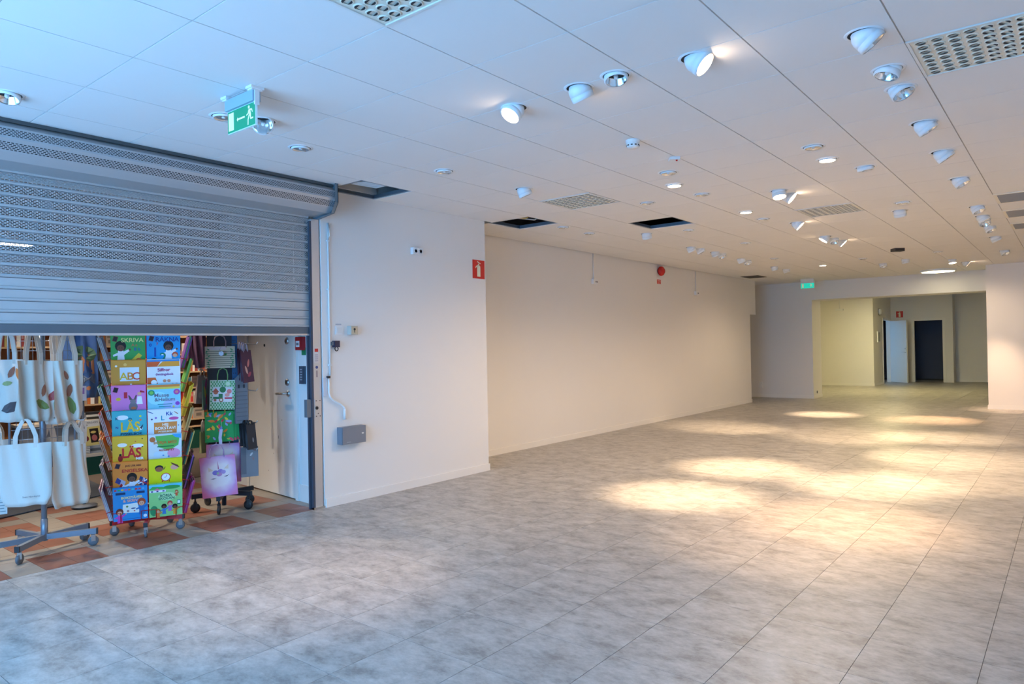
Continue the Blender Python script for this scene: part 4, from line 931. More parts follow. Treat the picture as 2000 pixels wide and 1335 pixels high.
FRONT = {
 (6, 0): ('green picture book titled SKRIVA on the red stand', (58, 158, 84), BADGE+kid(-0.22, 0.56, 1.25, SK1, (22, 18, 18), (222, 228, 238))+[('p', [(0.0, 0.2), (0.3, 0.48), (0.4, 0.4), (0.2, 0.2)], (214, 190, 60)), ('c', 0.3, 0.25, 0.1, (190, 90, 50)), ('c', 0.3, 0.23, 0.07, SK2)], [('SKRIVA', 0.048, 0.12, 0.80, (222, 226, 150)), ('B b', 0.034, 0.26, 0.55, (40, 100, 160)), ('A a', 0.03, 0.18, 0.68, (190, 120, 80))]),
 (6, 1): ('blue picture book titled RÄKNA on the red stand', (30, 150, 216), BADGE+kid(0.14, 0.56, 1.2, (96, 66, 56), (26, 20, 24), (224, 230, 240))+[('c', -0.3, 0.22, 0.12, (40, 24, 24)), ('c', -0.3, 0.19, 0.08, SK2), ('c', 0.34, 0.42, 0.09, (200, 80, 50)), ('c', 0.34, 0.39, 0.065, SK2)], [('RÄKNA', 0.05, 0.1, 0.81, (22, 58, 150)), ('1', 0.11, -0.26, 0.36, (24, 70, 170)), ('2', 0.11, -0.02, 0.2, (30, 130, 100)), ('0', 0.035, -0.4, 0.66, (24, 70, 170)), ('7', 0.03, -0.2, 0.7, (180, 80, 110))]),
 (5, 0): ('orange book with ABC on a white panel', (206, 150, 62), [('r', -0.26, 0.30, 0.40, 0.80, (214, 226, 234)), ('c', -0.36, 0.84, 0.035, (240, 240, 230)), ('c', -0.1, 0.88, 0.05, (232, 190, 110)), ('c', 0.06, 0.3, 0.03, (240, 240, 235)), ('c', -0.22, 0.22, 0.05, (170, 150, 170)), ('e', 0.12, 0.12, 0.1, 0.05, (222, 210, 190)), ('r', 0.24, 0.42, 0.0, 0.14, (50, 60, 150))], [('A', 0.085, -0.15, 0.44, (220, 190, 50)), ('B', 0.085, 0.04, 0.44, (212, 138, 50)), ('C', 0.085, 0.21, 0.44, (200, 62, 40))]),
 (5, 1): ('white and orange book titled Siffror övningsbok', (226, 228, 232), [('p', [(-0.5, 0.8), (-0.5, 1), (-0.05, 1), (-0.2, 0.8)], (214, 92, 40)), ('p', [(-0.2, 0.8), (-0.02, 0.96), (0.48, 0.96), (0.48, 0.8)], (224, 150, 50)), ('r', -0.5, 0.48, 0.95, 1.0, (50, 130, 200)), ('p', [(-0.5, 0.48), (-0.25, 0.48), (-0.12, 0.1), (-0.5, 0.1)], (216, 100, 44)), ('c', -0.3, 0.33, 0.09, (240, 240, 244)), ('c', 0.02, 0.37, 0.055, (214, 140, 110)), ('c', 0.15, 0.37, 0.055, (214, 140, 110)), ('c', 0.26, 0.25, 0.055, (200, 120, 100)), ('c', 0.38, 0.25, 0.055, (200, 120, 100)), ('r', 0.05, 0.13, 0.235, 0.25, (50, 150, 100)), ('r', 0.08, 0.10, 0.2, 0.285, (50, 150, 100)), ('r', -0.02, 0.44, 0.12, 0.15, (20, 120, 84))], [('Siffror', 0.036, 0.0, 0.66, (168, 50, 110)), ('övningsbok', 0.028, 0.02, 0.54, (150, 90, 150))]),
 (4, 0): ('pink picture book with a grey animal and a red card', (216, 128, 196), BADGE+[('r', -0.14, -0.04, 0.64, 0.82, (196, 40, 60)), ('e', -0.3, 0.62, 0.07, 0.05, (222, 190, 60)), ('e', 0.12, 0.38, 0.13, 0.14, (120, 110, 118)), ('e', 0.12, 0.54, 0.09, 0.07, (128, 118, 126)), ('p', [(0.02, 0.58), (-0.02, 0.72), (0.02, 0.72), (0.1, 0.6)], (96, 80, 84)), ('p', [(0.14, 0.6), (0.2, 0.72), (0.24, 0.72), (0.2, 0.58)], (96, 80, 84)), ('e', 0.13, 0.34, 0.08, 0.04, (208, 110, 70)), ('e', -0.15, 0.2, 0.08, 0.1, (210, 160, 90)), ('p', [(0.22, 0.45), (0.4, 0.45), (0.37, 0.68), (0.25, 0.68)], (230, 234, 240)), ('c', 0.31, 0.76, 0.06, SK2), ('p', [(0.32, 0.8), (0.46, 0.78), (0.46, 0.82), (0.34, 0.86)], (180, 40, 60)), ('e', 0.35, 0.2, 0.06, 0.08, (110, 160, 110))], []),
 (4, 1): ('aqua rainbow book titled Musse och Helium', (134, 206, 224), [('r', -0.5, 0.48, 0.93, 1, (214, 130, 60)), ('r', -0.5, 0.48, 0.87, 0.93, (226, 200, 80)), ('e', -0.2, 0.6, 0.3, 0.2, (160, 222, 236)), ('e', 0.22, 0.4, 0.26, 0.16, (176, 190, 232)), ('c', -0.38, 0.77, 0.1, (40, 140, 100)), ('c', -0.38, 0.77, 0.06, (120, 190, 90)), ('c', 0.38, 0.77, 0.1, (178, 70, 160)), ('c', 0.38, 0.77, 0.05, (220, 130, 120)), ('c', 0.40, 0.42, 0.07, (150, 70, 180)), ('c', 0.28, 0.33, 0.035, (222, 210, 90)), ('r', -0.2, 0.24, 0.40, 0.425, (40, 140, 150)), ('r', -0.17, 0.2, 0.33, 0.355, (40, 140, 150))], [('Musse', 0.042, -0.08, 0.64, (110, 110, 130)), ('&Helium', 0.042, 0.02, 0.51, (110, 110, 130))]),
 (3, 0): ('teal book titled LÄS pysselbok in yellow letters', (66, 172, 186), [('e', -0.2, 0.82, 0.17, 0.07, (226, 234, 240)), ('c', 0.32, 0.84, 0.035, (222, 220, 70)), ('c', 0.32, 0.73, 0.035, (214, 120, 80)), ('e', 0.3, 0.48, 0.09, 0.06, (220, 226, 230)), ('p', [(0.3, 0.5), (0.4, 0.6), (0.36, 0.44)], (40, 60, 80)), ('r', -0.36, -0.32, 0.2, 0.3, (180, 120, 170))], [('LÄS', 0.112, 0.02, 0.40, (232, 190, 50), {'bold': 0.003, 'sq': 0.75}), ('PYSSELBOK', 0.030, 0.05, 0.29, (30, 60, 90)), ('K', 0.03, -0.36, 0.76, (20, 60, 90)), ('O', 0.03, 0.02, 0.73, (20, 60, 90)), ('N', 0.026, -0.36, 0.5, (60, 60, 140))]),
 (3, 1): ('white book titled HEJ BOKSTAV on an orange panel', (224, 230, 240), [('p', [(-0.32, 0.26), (0.36, 0.26), (0.38, 0.62), (-0.32, 0.62)], (222, 138, 66)), ('e', 0.28, 0.72, 0.15, 0.05, (206, 80, 150)), ('c', -0.38, 0.72, 0.03, (50, 60, 110)), ('c', -0.26, 0.76, 0.035, (140, 110, 190)), ('p', [(-0.5, 0.95), (-0.34, 0.89), (-0.34, 0.91), (-0.5, 0.98)], (60, 90, 150)), ('p', [(0.28, 0.92), (0.4, 0.84), (0.42, 0.86), (0.3, 0.93)], (190, 120, 90)), ('e', -0.02, 0.16, 0.07, 0.02, (90, 100, 120)), ('c', -0.36, 0.14, 0.035, (214, 200, 60)), ('c', 0.24, 0.15, 0.03, (214, 150, 170)), ('c', 0.42, 0.5, 0.02, (70, 80, 120))], [('HEJ', 0.030, 0.02, 0.51, (246, 240, 230)), ('BOKSTAV!', 0.032, 0.02, 0.40, (246, 240, 230)), ('PYSSELBOK', 0.02, 0.02, 0.31, (246, 230, 210)), ('L', 0.056, -0.06, 0.68, (40, 160, 190)), ('Kk', 0.044, 0.14, 0.82, (50, 90, 170))]),
 (2, 0): ('yellow book titled LÄS MER in red letters', (226, 184, 56), [('e', -0.22, 0.76, 0.14, 0.06, (236, 238, 236)), ('e', 0.22, 0.72, 0.18, 0.06, (236, 238, 236)), ('c', 0.36, 0.92, 0.02, (40, 40, 40)), ('c', 0.36, 0.68, 0.02, (40, 40, 40)), ('e', -0.28, 0.36, 0.07, 0.10, (150, 40, 40)), ('c', -0.28, 0.47, 0.04, (30, 24, 24)), ('c', 0.16, 0.85, 0.02, (200, 90, 60))], [('LÄS', 0.112, 0.04, 0.38, (200, 34, 44), {'bold': 0.003, 'sq': 0.75}), ('MER', 0.028, 0.28, 0.30, (244, 240, 240), {'bold': 0.0015})]),
 (2, 1): ('green, pink and white book titled BÖRJA MED alfabetet', (208, 218, 222), [('p', [(-0.3, 0.96), (0.44, 0.98), (0.4, 0.66), (0.12, 0.5), (-0.2, 0.62)], (92, 176, 84)), ('p', [(0.2, 1), (0.48, 1), (0.48, 0.86), (0.3, 0.9)], (60, 160, 214)), ('e', -0.38, 0.86, 0.09, 0.08, (190, 110, 60)), ('e', 0.26, 0.42, 0.2, 0.14, (226, 150, 190)), ('r', -0.24, 0.34, 0.1, 0.26, (220, 130, 170)), ('e', -0.2, 0.4, 0.16, 0.1, (196, 216, 232)), ('c', -0.06, 0.36, 0.03, (90, 140, 200)), ('c', 0.1, 0.32, 0.03, (90, 140, 200)), ('r', -0.24, 0.26, 0.62, 0.65, (30, 110, 60))], [('BÖRJA MED', 0.032, 0.0, 0.72, (196, 120, 50)), ('ALFABETET', 0.022, 0.04, 0.50, (180, 70, 60))]),
 (1, 0): ('orange book titled ENGELSKA with little flags', (226, 138, 58), BADGE+[('p', [(-0.45, 0.42), (-0.2, 0.26), (-0.14, 0.42), (-0.38, 0.56)], (170, 170, 200)), ('p', [(-0.45, 0.42), (-0.32, 0.34), (-0.27, 0.46), (-0.38, 0.56)], (50, 60, 130)), ('p', [(-0.34, 0.24), (-0.14, 0.1), (-0.06, 0.24), (-0.28, 0.38)], (232, 226, 226)), ('p', [(-0.34, 0.24), (-0.28, 0.2), (-0.22, 0.33), (-0.28, 0.38)], (190, 40, 44)), ('p', [(-0.19, 0.135), (-0.14, 0.1), (-0.06, 0.24), (-0.12, 0.28)], (190, 40, 44)), ('c', -0.2, 0.24, 0.035, (190, 40, 44)),
          ('p', [(0.2, 0.32), (0.46, 0.2), (0.5, 0.44), (0.28, 0.56)], (36, 50, 120)), ('p', [(0.2, 0.34), (0.23, 0.31), (0.49, 0.42), (0.47, 0.45)], (226, 226, 232)), ('p', [(0.32, 0.26), (0.37, 0.24), (0.42, 0.49), (0.37, 0.51)], (226, 226, 232)), ('p', [(0.335, 0.255), (0.355, 0.245), (0.405, 0.495), (0.385, 0.505)], (190, 36, 44)), ('p', [(0.22, 0.42), (0.47, 0.3), (0.475, 0.33), (0.225, 0.45)], (190, 36, 44)), ('e', 0.05, 0.06, 0.34, 0.05, (40, 120, 130))]+kid(0.04, 0.42, 1.15, SK1, (24, 18, 18), (226, 230, 236)), [('ENGELSKA', 0.037, 0.12, 0.70, (190, 40, 40)), ('JAG LÄR MIG', 0.019, 0.08, 0.87, (120, 60, 40))]),
 (1, 1): ('bright yellow book titled Jag börjar with an alarm clock', (216, 212, 26), [('e', -0.2, 0.74, 0.13, 0.09, (30, 30, 36)), ('e', -0.2, 0.70, 0.115, 0.075, (150, 90, 66)), ('e', 0.26, 0.74, 0.12, 0.08, (220, 160, 140)), ('p', [(0.18, 0.84), (0.14, 0.9), (0.36, 0.8), (0.42, 0.72), (0.36, 0.74)], (90, 50, 36)), ('p', [(-0.08, 0.70), (-0.02, 0.78), (-0.01, 0.76), (-0.06, 0.68)], (60, 50, 50)), ('e', 0.0, 0.45, 0.15, 0.13, (190, 40, 48)), ('e', 0.0, 0.45, 0.125, 0.108, (236, 238, 242)), ('p', [(-0.005, 0.45), (0.005, 0.45), (0.04, 0.52), (0.03, 0.53)], (30, 30, 40)), ('r', -0.05, 0.005, 0.445, 0.455, (30, 30, 40)), ('r', -0.12, -0.09, 0.30, 0.35, (190, 40, 48)), ('r', 0.09, 0.12, 0.30, 0.35, (190, 40, 48))], [('Jag börjar', 0.042, 0.04, 0.17, (60, 62, 30))]),
 (0, 0): ('blue book about letters and writing in the bottom row', (40, 140, 206), [('r', -0.42, -0.14, 0.80, 0.87, (24, 50, 90)), ('r', 0.18, 0.42, 0.80, 0.87, (24, 50, 90)), ('p', [(-0.24, 0.25), (0.26, 0.21), (0.2, 0.52), (-0.22, 0.50)], (228, 232, 224)), ('c', -0.1, 0.43, 0.035, (110, 140, 80)), ('e', 0.08, 0.36, 0.07, 0.02, (40, 70, 120)), ('c', -0.08, 0.29, 0.04, (150, 120, 130)), ('c', 0.11, 0.28, 0.025, (190, 90, 100)), ('r', -0.3, 0.3, 0.045, 0.055, (24, 60, 130))]+[('r', -0.46+0.10*i, -0.39+0.10*i, 0.92, 0.97, c_) for i, c_ in enumerate([(200, 60, 60), (60, 170, 90), (220, 190, 60), (190, 90, 160), (220, 130, 60), (80, 190, 190), (200, 60, 60), (200, 70, 90), (90, 160, 210)])]+kid(-0.32, 0.20, 0.85, SK2, (110, 50, 40), (206, 70, 170))+kid(0.32, 0.44, 0.95, SK2, (170, 74, 40), (40, 110, 180))+[('c', 0.42, 0.10, 0.055, (226, 234, 240))], [('BOKSTÄVER', 0.027, 0.04, 0.67, (222, 214, 150), {'bold': 0.001}), ('& SKRIVA', 0.029, 0.04, 0.57, (232, 170, 150), {'bold': 0.001})]),
 (0, 1): ('green book titled BÖRJA SKOLAN in the bottom row', (142, 206, 130), [('r', -0.5, 0.48, 0.9, 1.0, (90, 190, 226)), ('p', [(-0.5, 0.86), (-0.4, 0.95), (-0.1, 0.93), (0.1, 0.86)], (60, 160, 80)), ('e', 0.18, 0.9, 0.26, 0.06, (50, 150, 74)), ('r', -0.48, 0.0, 0.77, 0.83, (230, 226, 236)), ('p', [(-0.36, 0.83), (-0.26, 0.90), (-0.16, 0.83)], (220, 110, 140)), ('r', -0.44, -0.38, 0.78, 0.82, (70, 60, 130)), ('r', -0.28, -0.22, 0.78, 0.82, (70, 60, 130)), ('r', -0.1, -0.04, 0.78, 0.82, (70, 60, 130)), ('e', 0.04, 0.62, 0.28, 0.13, (176, 222, 168)), ('r', 0.34, 0.44, 0.34, 0.48, (30, 120, 110)), ('r', 0.35, 0.43, 0.37, 0.46, (216, 232, 230)), ('e', -0.36, 0.2, 0.12, 0.16, (50, 140, 90))]+kid(-0.06, 0.26, 0.62, (120, 78, 58), (28, 20, 20), (60, 120, 190))+kid(0.12, 0.34, 0.62, SK2, (196, 70, 60), (150, 110, 190))+kid(0.27, 0.23, 0.62, SK1, (24, 18, 18), (226, 150, 50))+kid(-0.24, 0.14, 0.55, SK2, (180, 110, 50), (222, 120, 60))+kid(0.32, 0.72, 0.35, SK2, (170, 90, 40), (210, 90, 50)), [('BÖRJA', 0.030, 0.0, 0.62, (56, 120, 96)), ('SKOLAN', 0.030, 0.02, 0.53, (56, 120, 96))]),
}
for (k, c_), (lab, col, shp, tit) in FRONT.items():
    nb = 2
    for q in range(nb):
        M_ = pocket_M(0, (-0.124, 0.124)[c_], k, 0.012-0.010*q, 0.004*(q), random.uniform(-0.012, 0.012))
        if q == 0: book(lab, G_, M_, BW, BH, 0.008, col, shp, tit)
        else: book('spare copy hidden behind the '+lab.replace(' on the red stand', '').replace(' in the bottom row', ' at the bottom'), 'spare copies on the red stand', M_, BW, BH, 0.010, tuple(max(0, v-12) for v in col))
SIDE_R = [[(170, 40, 120), (180, 90, 180), (150, 30, 110)], [(30, 26, 40), (150, 90, 190), (26, 24, 36)], [(196, 168, 96), (30, 110, 100), (40, 34, 40)], [(190, 165, 110), (170, 140, 80), (200, 186, 120)], [(226, 196, 40), (222, 180, 30), (230, 206, 60)], [(214, 150, 40), (110, 170, 70), (120, 190, 90)], [(120, 60, 150), (70, 150, 90), (140, 90, 170)]]
SIDE_L = [[(206, 140, 170), (225, 228, 236), (80, 70, 140)], [(40, 34, 60), (190, 180, 220), (30, 26, 44)], [(206, 140, 40), (190, 110, 30), (214, 160, 60)], [(196, 70, 40), (180, 50, 36), (214, 100, 50)], [(20, 110, 100), (150, 170, 190), (24, 120, 104)], [(20, 100, 96), (130, 160, 190), (28, 116, 110)], [(90, 140, 190), (170, 180, 196), (60, 120, 180)]]
ROWN = ['bottom', 'sixth', 'fifth', 'fourth', 'third', 'second', 'top']
for face, tab, sd_ in ((1, SIDE_R, 'right'), (-1, SIDE_L, 'left')):
    for k in range(NR):
        for c_, cx_ in enumerate((-0.03*face, 0.205*face)):
            front_col = c_ == 0
            for q in range(3):
                col = tab[k][q]
                shp = [('e', 0.0, 0.55, 0.3, 0.2, tuple(min(255, v+40) for v in col)), ('c', 0.15, 0.3, 0.14, tuple(int(v*0.6) for v in col)), ('r', -0.4, 0.4, 0.8, 0.9, tuple(int(v*0.5+90) for v in col))] if q == 0 else ()
                book('thin %s book edge-on, %s side of red stand, %s row, %s column' % (('outer', 'middle', 'inner')[q], sd_, ROWN[k], 'near' if front_col else 'far'), 'books on the %s side of the red stand' % sd_, pocket_M(face, cx_, k, 0.106-0.010*q, 0.0, random.uniform(-0.03, 0.03)), BW*0.92, BH*random.uniform(0.9, 1.02), 0.008, col, shp)

# ---------------------------------------------------------------- canvas tote bags on their stand
CANVAS = mat('natural_canvas', rgb(212, 206, 198), 0.9, noise=0.03, nscale=120, spec=0.1)
CANVAS2 = mat('warm_canvas', rgb(196, 186, 174), 0.9, noise=0.04, nscale=120, spec=0.1)
BLUEST = mat('blue_grey_steel', rgb(128, 142, 158), 0.35, 0.4)
TC = on_z(87, 1060, 0.06); TC.z = 0; TR = facing(TC)
rack = thing('tote_bag_rack', 'grey steel display stand on castors hung with canvas tote bags', 'display stand', TC, TR)
MB().tube([(0, 0, 0.08), (0, 0, 1.85)], 0.019, 12).build('post', BLUEST, rack)
MB().tube([(0, 0, 0.08), (0, 0, 0.24)], 0.023, 12).build('post_sleeve', BLUEST, rack)
star_base(rack, [math.radians(a) for a in (-8, -118, 195, 120, 33)], 0.33, 0.088, 0.030, 0.040, BLUEST, BLACK, STEEL, WHEELG, 0.036)
gw = MB()
for s in (-1, 1):
    for k in range(6): gw.tube([(s*(0.02+0.035*k), -0.02, 0.62), (s*(0.02+0.035*k), -0.02, 1.84)], 0.0022, 4)
for k in range(18): gw.tube([(-0.2, -0.02, 0.62+0.0717*k), (0.2, -0.02, 0.62+0.0717*k)], 0.0022, 4)
gw.build('wire_grid', BLUEST, rack)
gp = MB()
for s in (-1, 1): gp.tube([(s*0.2, -0.02, 0.60), (s*0.2, -0.02, 1.86)], 0.008, 8)
gp.build('grid_frame', BLUEST, rack)
def hook_to(root, px, py, depth, nm='hook', m_=None):
    P = on_d(px, py, depth); loc = root.matrix_basis.inverted() @ P if False else (Matrix.Translation(root.location) @ Matrix.Rotation(root.rotation_euler.z, 4, 'Z')).inverted() @ P
    MB().tube([(0, -0.02, loc.z+0.01), (loc.x*0.6, loc.y*0.6, loc.z+0.012), (loc.x, loc.y, loc.z), (loc.x*1.05, loc.y*1.05, loc.z+0.02)], 0.004, 6).build(nm, m_ or STEEL, root)
def tote(label, px, yt, yb, depth, yaw, wpx, shapes=(), strap_top=640, seed=0, group=None, m_=None, fold=1.0, taper=0.0, lean=0.0, txt=None, sname='print'):
    P = on_d(px, yb, depth); h = (yb-yt)/FPX*depth; w = wpx/FPX*depth
    rnd = random.Random(seed)
    o = thing('tote_bag', label, 'tote bag', P, facing(P)+math.radians(yaw), group)
    ph = [rnd.uniform(0, 6.28) for _ in range(6)]
    def surf(u, v):          # front sheet offset for u in -1..1, v in 0..1
        d = 0.012*math.sin(3.1*u+ph[0]+1.2*v)*(0.3+v)+0.009*math.sin(7.5*u+ph[1]+3*v)+0.014*math.sin(2.6*v+ph[2])*u+0.006*abs(math.sin(4.2*(u+0.6*v)+ph[4]))
        return d*fold
    nu, nv = 26, 14; mb = MB(); V = []
    for side in (0, 1):
        for j in range(nv+1):
            v = j/nv
            cut = max(0.0, 0.16-v)*0.85          # boxed bottom corners
            half = w/2*(1-cut*1.6)*(1+taper*(0.5-v))
            for i in range(nu+1):
                u = -1+2*i/nu
                puff = (1-u*u)*(0.010+0.02*max(0, 0.4-v))
                yy = surf(u, v)+(-puff-0.004 if side == 0 else puff+0.004)
                if abs(u) > 0.999: yy = surf(u, v)
                zz = v*h + (0.003*math.sin(5*u+ph[3])*(1 if v < 0.05 else 0)) + lean*u*w*0.5*(1-v)
                V.append((u*half+lean*(1-v)*0.03, yy, zz))
    st_ = (nu+1)*(nv+1); F = []
    for side in (0, 1):
        for j in range(nv):
            for i in range(nu):
                a = side*st_+j*(nu+1)+i; q = (a, a+1, a+nu+2, a+nu+1); F.append(q if side == 0 else q[::-1])
    for i in range(nu): F.append((i+1, i, st_+i, st_+i+1))
    mb.add(V, F, 0, True); body = mb.build('bag_body', m_ or CANVAS, o)
    top = (yt-strap_top)/FPX*depth+h
    for yy in (-0.012, 0.014):
        for nm in ('strap',):
            sp = MB(); sw_ = 0.026
            x_ = 0.2*w
            sp.ribbon([(-x_, surf(-0.4, 1)+yy, h-0.03), (-x_*0.98, surf(-0.4, 1)+yy*1.2, h+0.05), (-x_*0.7, yy*1.1, h+(top-h)*0.6), (-x_*0.25, yy*0.6, top-0.01), (0, yy*0.5, top), (x_*0.25, yy*0.6, top-0.01), (x_*0.7, yy*1.1, h+(top-h)*0.6), (x_*0.98, surf(0.4, 1)+yy*1.2, h+0.05), (x_, surf(0.4, 1)+yy, h-0.03)], (1, 0.15, 0), sw_)
            sp.build(nm, m_ or CANVAS, o)
    if shapes:
        cols = []; pb = MB()
        for i, s in enumerate(shapes):
            if s[-1] not in cols: cols.append(s[-1])
            pts = circ(s[1], s[2], s[3], s[4], 12) if s[0] == 'e' else (rect(*s[1:5]) if s[0] == 'r' else s[1])
            def on(u, v):
                u2 = 2*u; pf = (1-u2*u2)*(0.010+0.02*max(0, 0.4-v))
                cut = max(0.0, 0.16-v)*0.85
                return (u2*w/2*(1-cut*1.6)*(1+taper*(0.5-v))+lean*(1-v)*0.03, surf(u2, v)-pf-0.0065-0.0006*i, v*h+lean*u2*w*0.5*(1-v))
            cu = sum(p[0] for p in pts)/len(pts); cv = sum(p[1] for p in pts)/len(pts)
            n_ = len(pts); VV = [on(cu, cv)]+[on((a+cu)/2, (b+cv)/2) for a, b in pts]+[on(a, b) for a, b in pts]
            FF = [(0, 1+k, 1+(k+1) % n_) for k in range(n_)]+[(1+k, 1+n_+k, 1+n_+(k+1) % n_, 1+(k+1) % n_) for k in range(n_)]
            pb.add(VV, FF, cols.index(s[-1]))
        pb.build(sname, [paint(*c) for c in cols], o)
    if txt: text('signature', txt[0], txt[1], paint(60, 64, 84), o, txt[2]*w, surf(2*txt[2], txt[3])-0.038, txt[3]*h)
    return o
LEAF = lambda x, z, a, s, c: ('p', [(x+1.45*s*(p*math.cos(a)-q*math.sin(a)), z+1.1*s*(p*math.sin(a)+q*math.cos(a))) for p, q in [(-1, 0), (-0.6, 0.34), (0, 0.44), (0.6, 0.3), (1, 0), (0.6, -0.3), (0, -0.44), (-0.6, -0.34)]], c)
OL, BR, RD, DK = (112, 124, 62), (150, 88, 62), (166, 66, 62), (74, 66, 72)
TG_ = 'canvas tote bags on the grey stand'
tote('canvas tote bag at the upper left with brown and dark leaf print', 14, 702, 824, 5.02, -12, 74, [LEAF(0.12, 0.80, 1.0, 0.10, BR), LEAF(0.28, 0.76, 1.9, 0.10, (196, 120, 66)), LEAF(0.02, 0.62, 0.1, 0.08, (150, 160, 100)), LEAF(0.36, 0.52, 1.2, 0.09, OL), LEAF(0.12, 0.24, 0.3, 0.17, DK), LEAF(0.34, 0.36, 1.1, 0.14, DK)], 636, 3, TG_)
tote('folded canvas tote bag in the upper row second from the left', 66, 703, 822, 4.98, 26, 60, [LEAF(0.30, 0.50, 1.3, 0.10, BR), LEAF(0.22, 0.27, -0.4, 0.15, OL)], 636, 11, TG_, m_=CANVAS2, fold=2.2, taper=0.15, lean=-0.05)
tote('narrow canvas tote bag in the upper row third from the left', 110, 704, 827, 5.12, 38, 46, [LEAF(-0.1, 0.66, 1.57, 0.14, OL), LEAF(-0.14, 0.46, 0.4, 0.15, RD), LEAF(-0.05, 0.25, 1.9, 0.16, OL)], 636, 5, TG_, fold=1.2)
tote('canvas tote bag at the right end of the upper row, flared wide', 134, 704, 822, 4.96, 22, 56, [LEAF(-0.02, 0.76, 2.0, 0.08, BR), LEAF(0.06, 0.50, 1.4, 0.11, BR), LEAF(0.10, 0.26, 1.9, 0.15, OL)], 636, 8, TG_, m_=CANVAS2, fold=1.8, taper=0.25, lean=0.06)
tote('canvas tote bag cut off at the left edge in the lower row', -8, 858, 986, 5.2, -28, 62, [LEAF(0.1, 0.55, 1.2, 0.12, RD)], 822, 21, TG_, m_=CANVAS2, fold=1.5)
tote('flat front canvas tote bag with printed signature, lower row', 52, 866, 987, 4.92, -4, 84, (), 818, 14, TG_, fold=0.7, txt=('Sven Nordqvist', 0.0165, 0.1, 0.14))
tote('canvas tote bag squeezed behind the front one in the lower row', 98, 866, 983, 5.25, 30, 42, (), 822, 9, TG_, fold=1.0)
tote('creased canvas tote bag at the right of the lower row', 141, 860, 986, 5.02, 26, 72, (), 820, 17, TG_, m_=CANVAS2, fold=2.4, taper=0.2, lean=0.05)
tote('thin folded canvas tote bag at the far right of the lower row', 163, 856, 968, 5.25, 48, 34, (), 820, 27, TG_, fold=1.6, taper=0.2)
for px, py, d in ((14, 636, 5.05), (66, 636, 5.0), (110, 636, 5.15), (134, 636, 5.0), (52, 818, 4.98), (98, 822, 5.25), (138, 820, 5.02), (163, 820, 5.25), (-8, 822, 5.2)): hook_to(rack, px, py, d)
P = on_d(3, 1004, 5.15); o = thing('price_card', 'pale price card hanging at the left edge below the tote bags', 'price card', P, facing(P))
MB().box(-0.035, 0.035, -0.001, 0.001, 0, 0.115).build('card', paint(214, 226, 228), o)
c_ = MB()
for k in range(4): c_.box(-0.024, 0.026-0.01*(k % 2), -0.0015, -0.001, 0.018+0.022*k, 0.024+0.022*k)
c_.build('printed_lines', paint(120, 150, 160), o); MB().tube([(0, 0, 0.115), (0, 0.01, 0.26)], 0.001, 4).build('string', PLWHITE, o)

# ---------------------------------------------------------------- art-print cloth bags on a low rail behind
P = on_d(165, 1000, 6.6); P.z = 0.014
o = thing('cloth_bag_stand', 'slim grey stand behind the tote bags carrying colourful cloth bags', 'display stand', P, facing(P))
MB().tube([(0, 0, 0.01), (0, 0, 1.85)], 0.012, 10).build('post', GREYM, o)
MB().lathe([(0.11, 0.0), (0.11, 0.010), (0.02, 0.02)], 24).build('base', GREYM, o)
MB().tube([(-0.2, -0.02, 1.80), (0.22, -0.02, 1.80)], 0.008, 8).build('cross_bar', STEEL, o)
SKYC = mat('blue_art_cloth', rgb(74, 108, 158), 0.85, noise=0.25, nscale=14)
DKC = mat('brown_art_cloth', rgb(74, 66, 68), 0.85, noise=0.4, nscale=16)
GRC = mat('slate_art_cloth', rgb(84, 104, 126), 0.85, noise=0.2, nscale=14)
tote('blue cloth bag printed with a green hill and orange house', 158, 640, 778, 6.3, 14, 58, [('e', 0.05, 0.62, 0.42, 0.13, (84, 116, 84)), ('e', -0.1, 0.5, 0.3, 0.10, (120, 92, 70)), ('r', 0.02, 0.40, 0.34, 0.62, (186, 120, 76)), ('r', 0.08, 0.16, 0.36, 0.8, (64, 96, 150)), ('r', 0.24, 0.34, 0.36, 0.56, (64, 96, 150)), ('r', 0.0, 0.4, 0.2, 0.34, (96, 110, 130)), ('e', 0.2, 0.14, 0.06, 0.03, (190, 120, 70))], 600, 31, 'art print cloth bags', SKYC, 1.4, 0.3, 0.05)
tote('dark brown patterned cloth bag between blue bag and shelf', 176, 640, 745, 6.5, 34, 40, [LEAF(0.0, 0.75, 1.2, 0.14, (170, 160, 150)), LEAF(-0.1, 0.5, 2.0, 0.14, (150, 130, 110)), ('e', 0.15, 0.35, 0.1, 0.08, (190, 110, 80))], 600, 33, 'art print cloth bags', DKC, 1.8, 0.2, 0.04)
tote('slate blue cloth bag hanging lowest beside the shelf', 183, 705, 775, 6.6, 25, 36, [('e', 0.0, 0.5, 0.3, 0.2, (110, 130, 150))], 600, 35, 'art print cloth bags', GRC, 1.4, 0.35, 0.06)
P = on_d(164, 782, 6.2); o = thing('swing_tag', 'white and lilac swing tag on the blue cloth bag', 'tag', P, facing(P)+0.2)
MB().box(-0.02, 0.02, -0.001, 0.001, 0, 0.13).build('card', paint(206, 214, 232), o); MB().box(-0.012, 0.004, -0.0016, -0.001, 0.06, 0.115).build('lilac_print', paint(140, 110, 180), o); MB().tube([(0, 0, 0.13), (0.01, 0.03, 0.2)], 0.001, 4).build('string', PLWHITE, o)

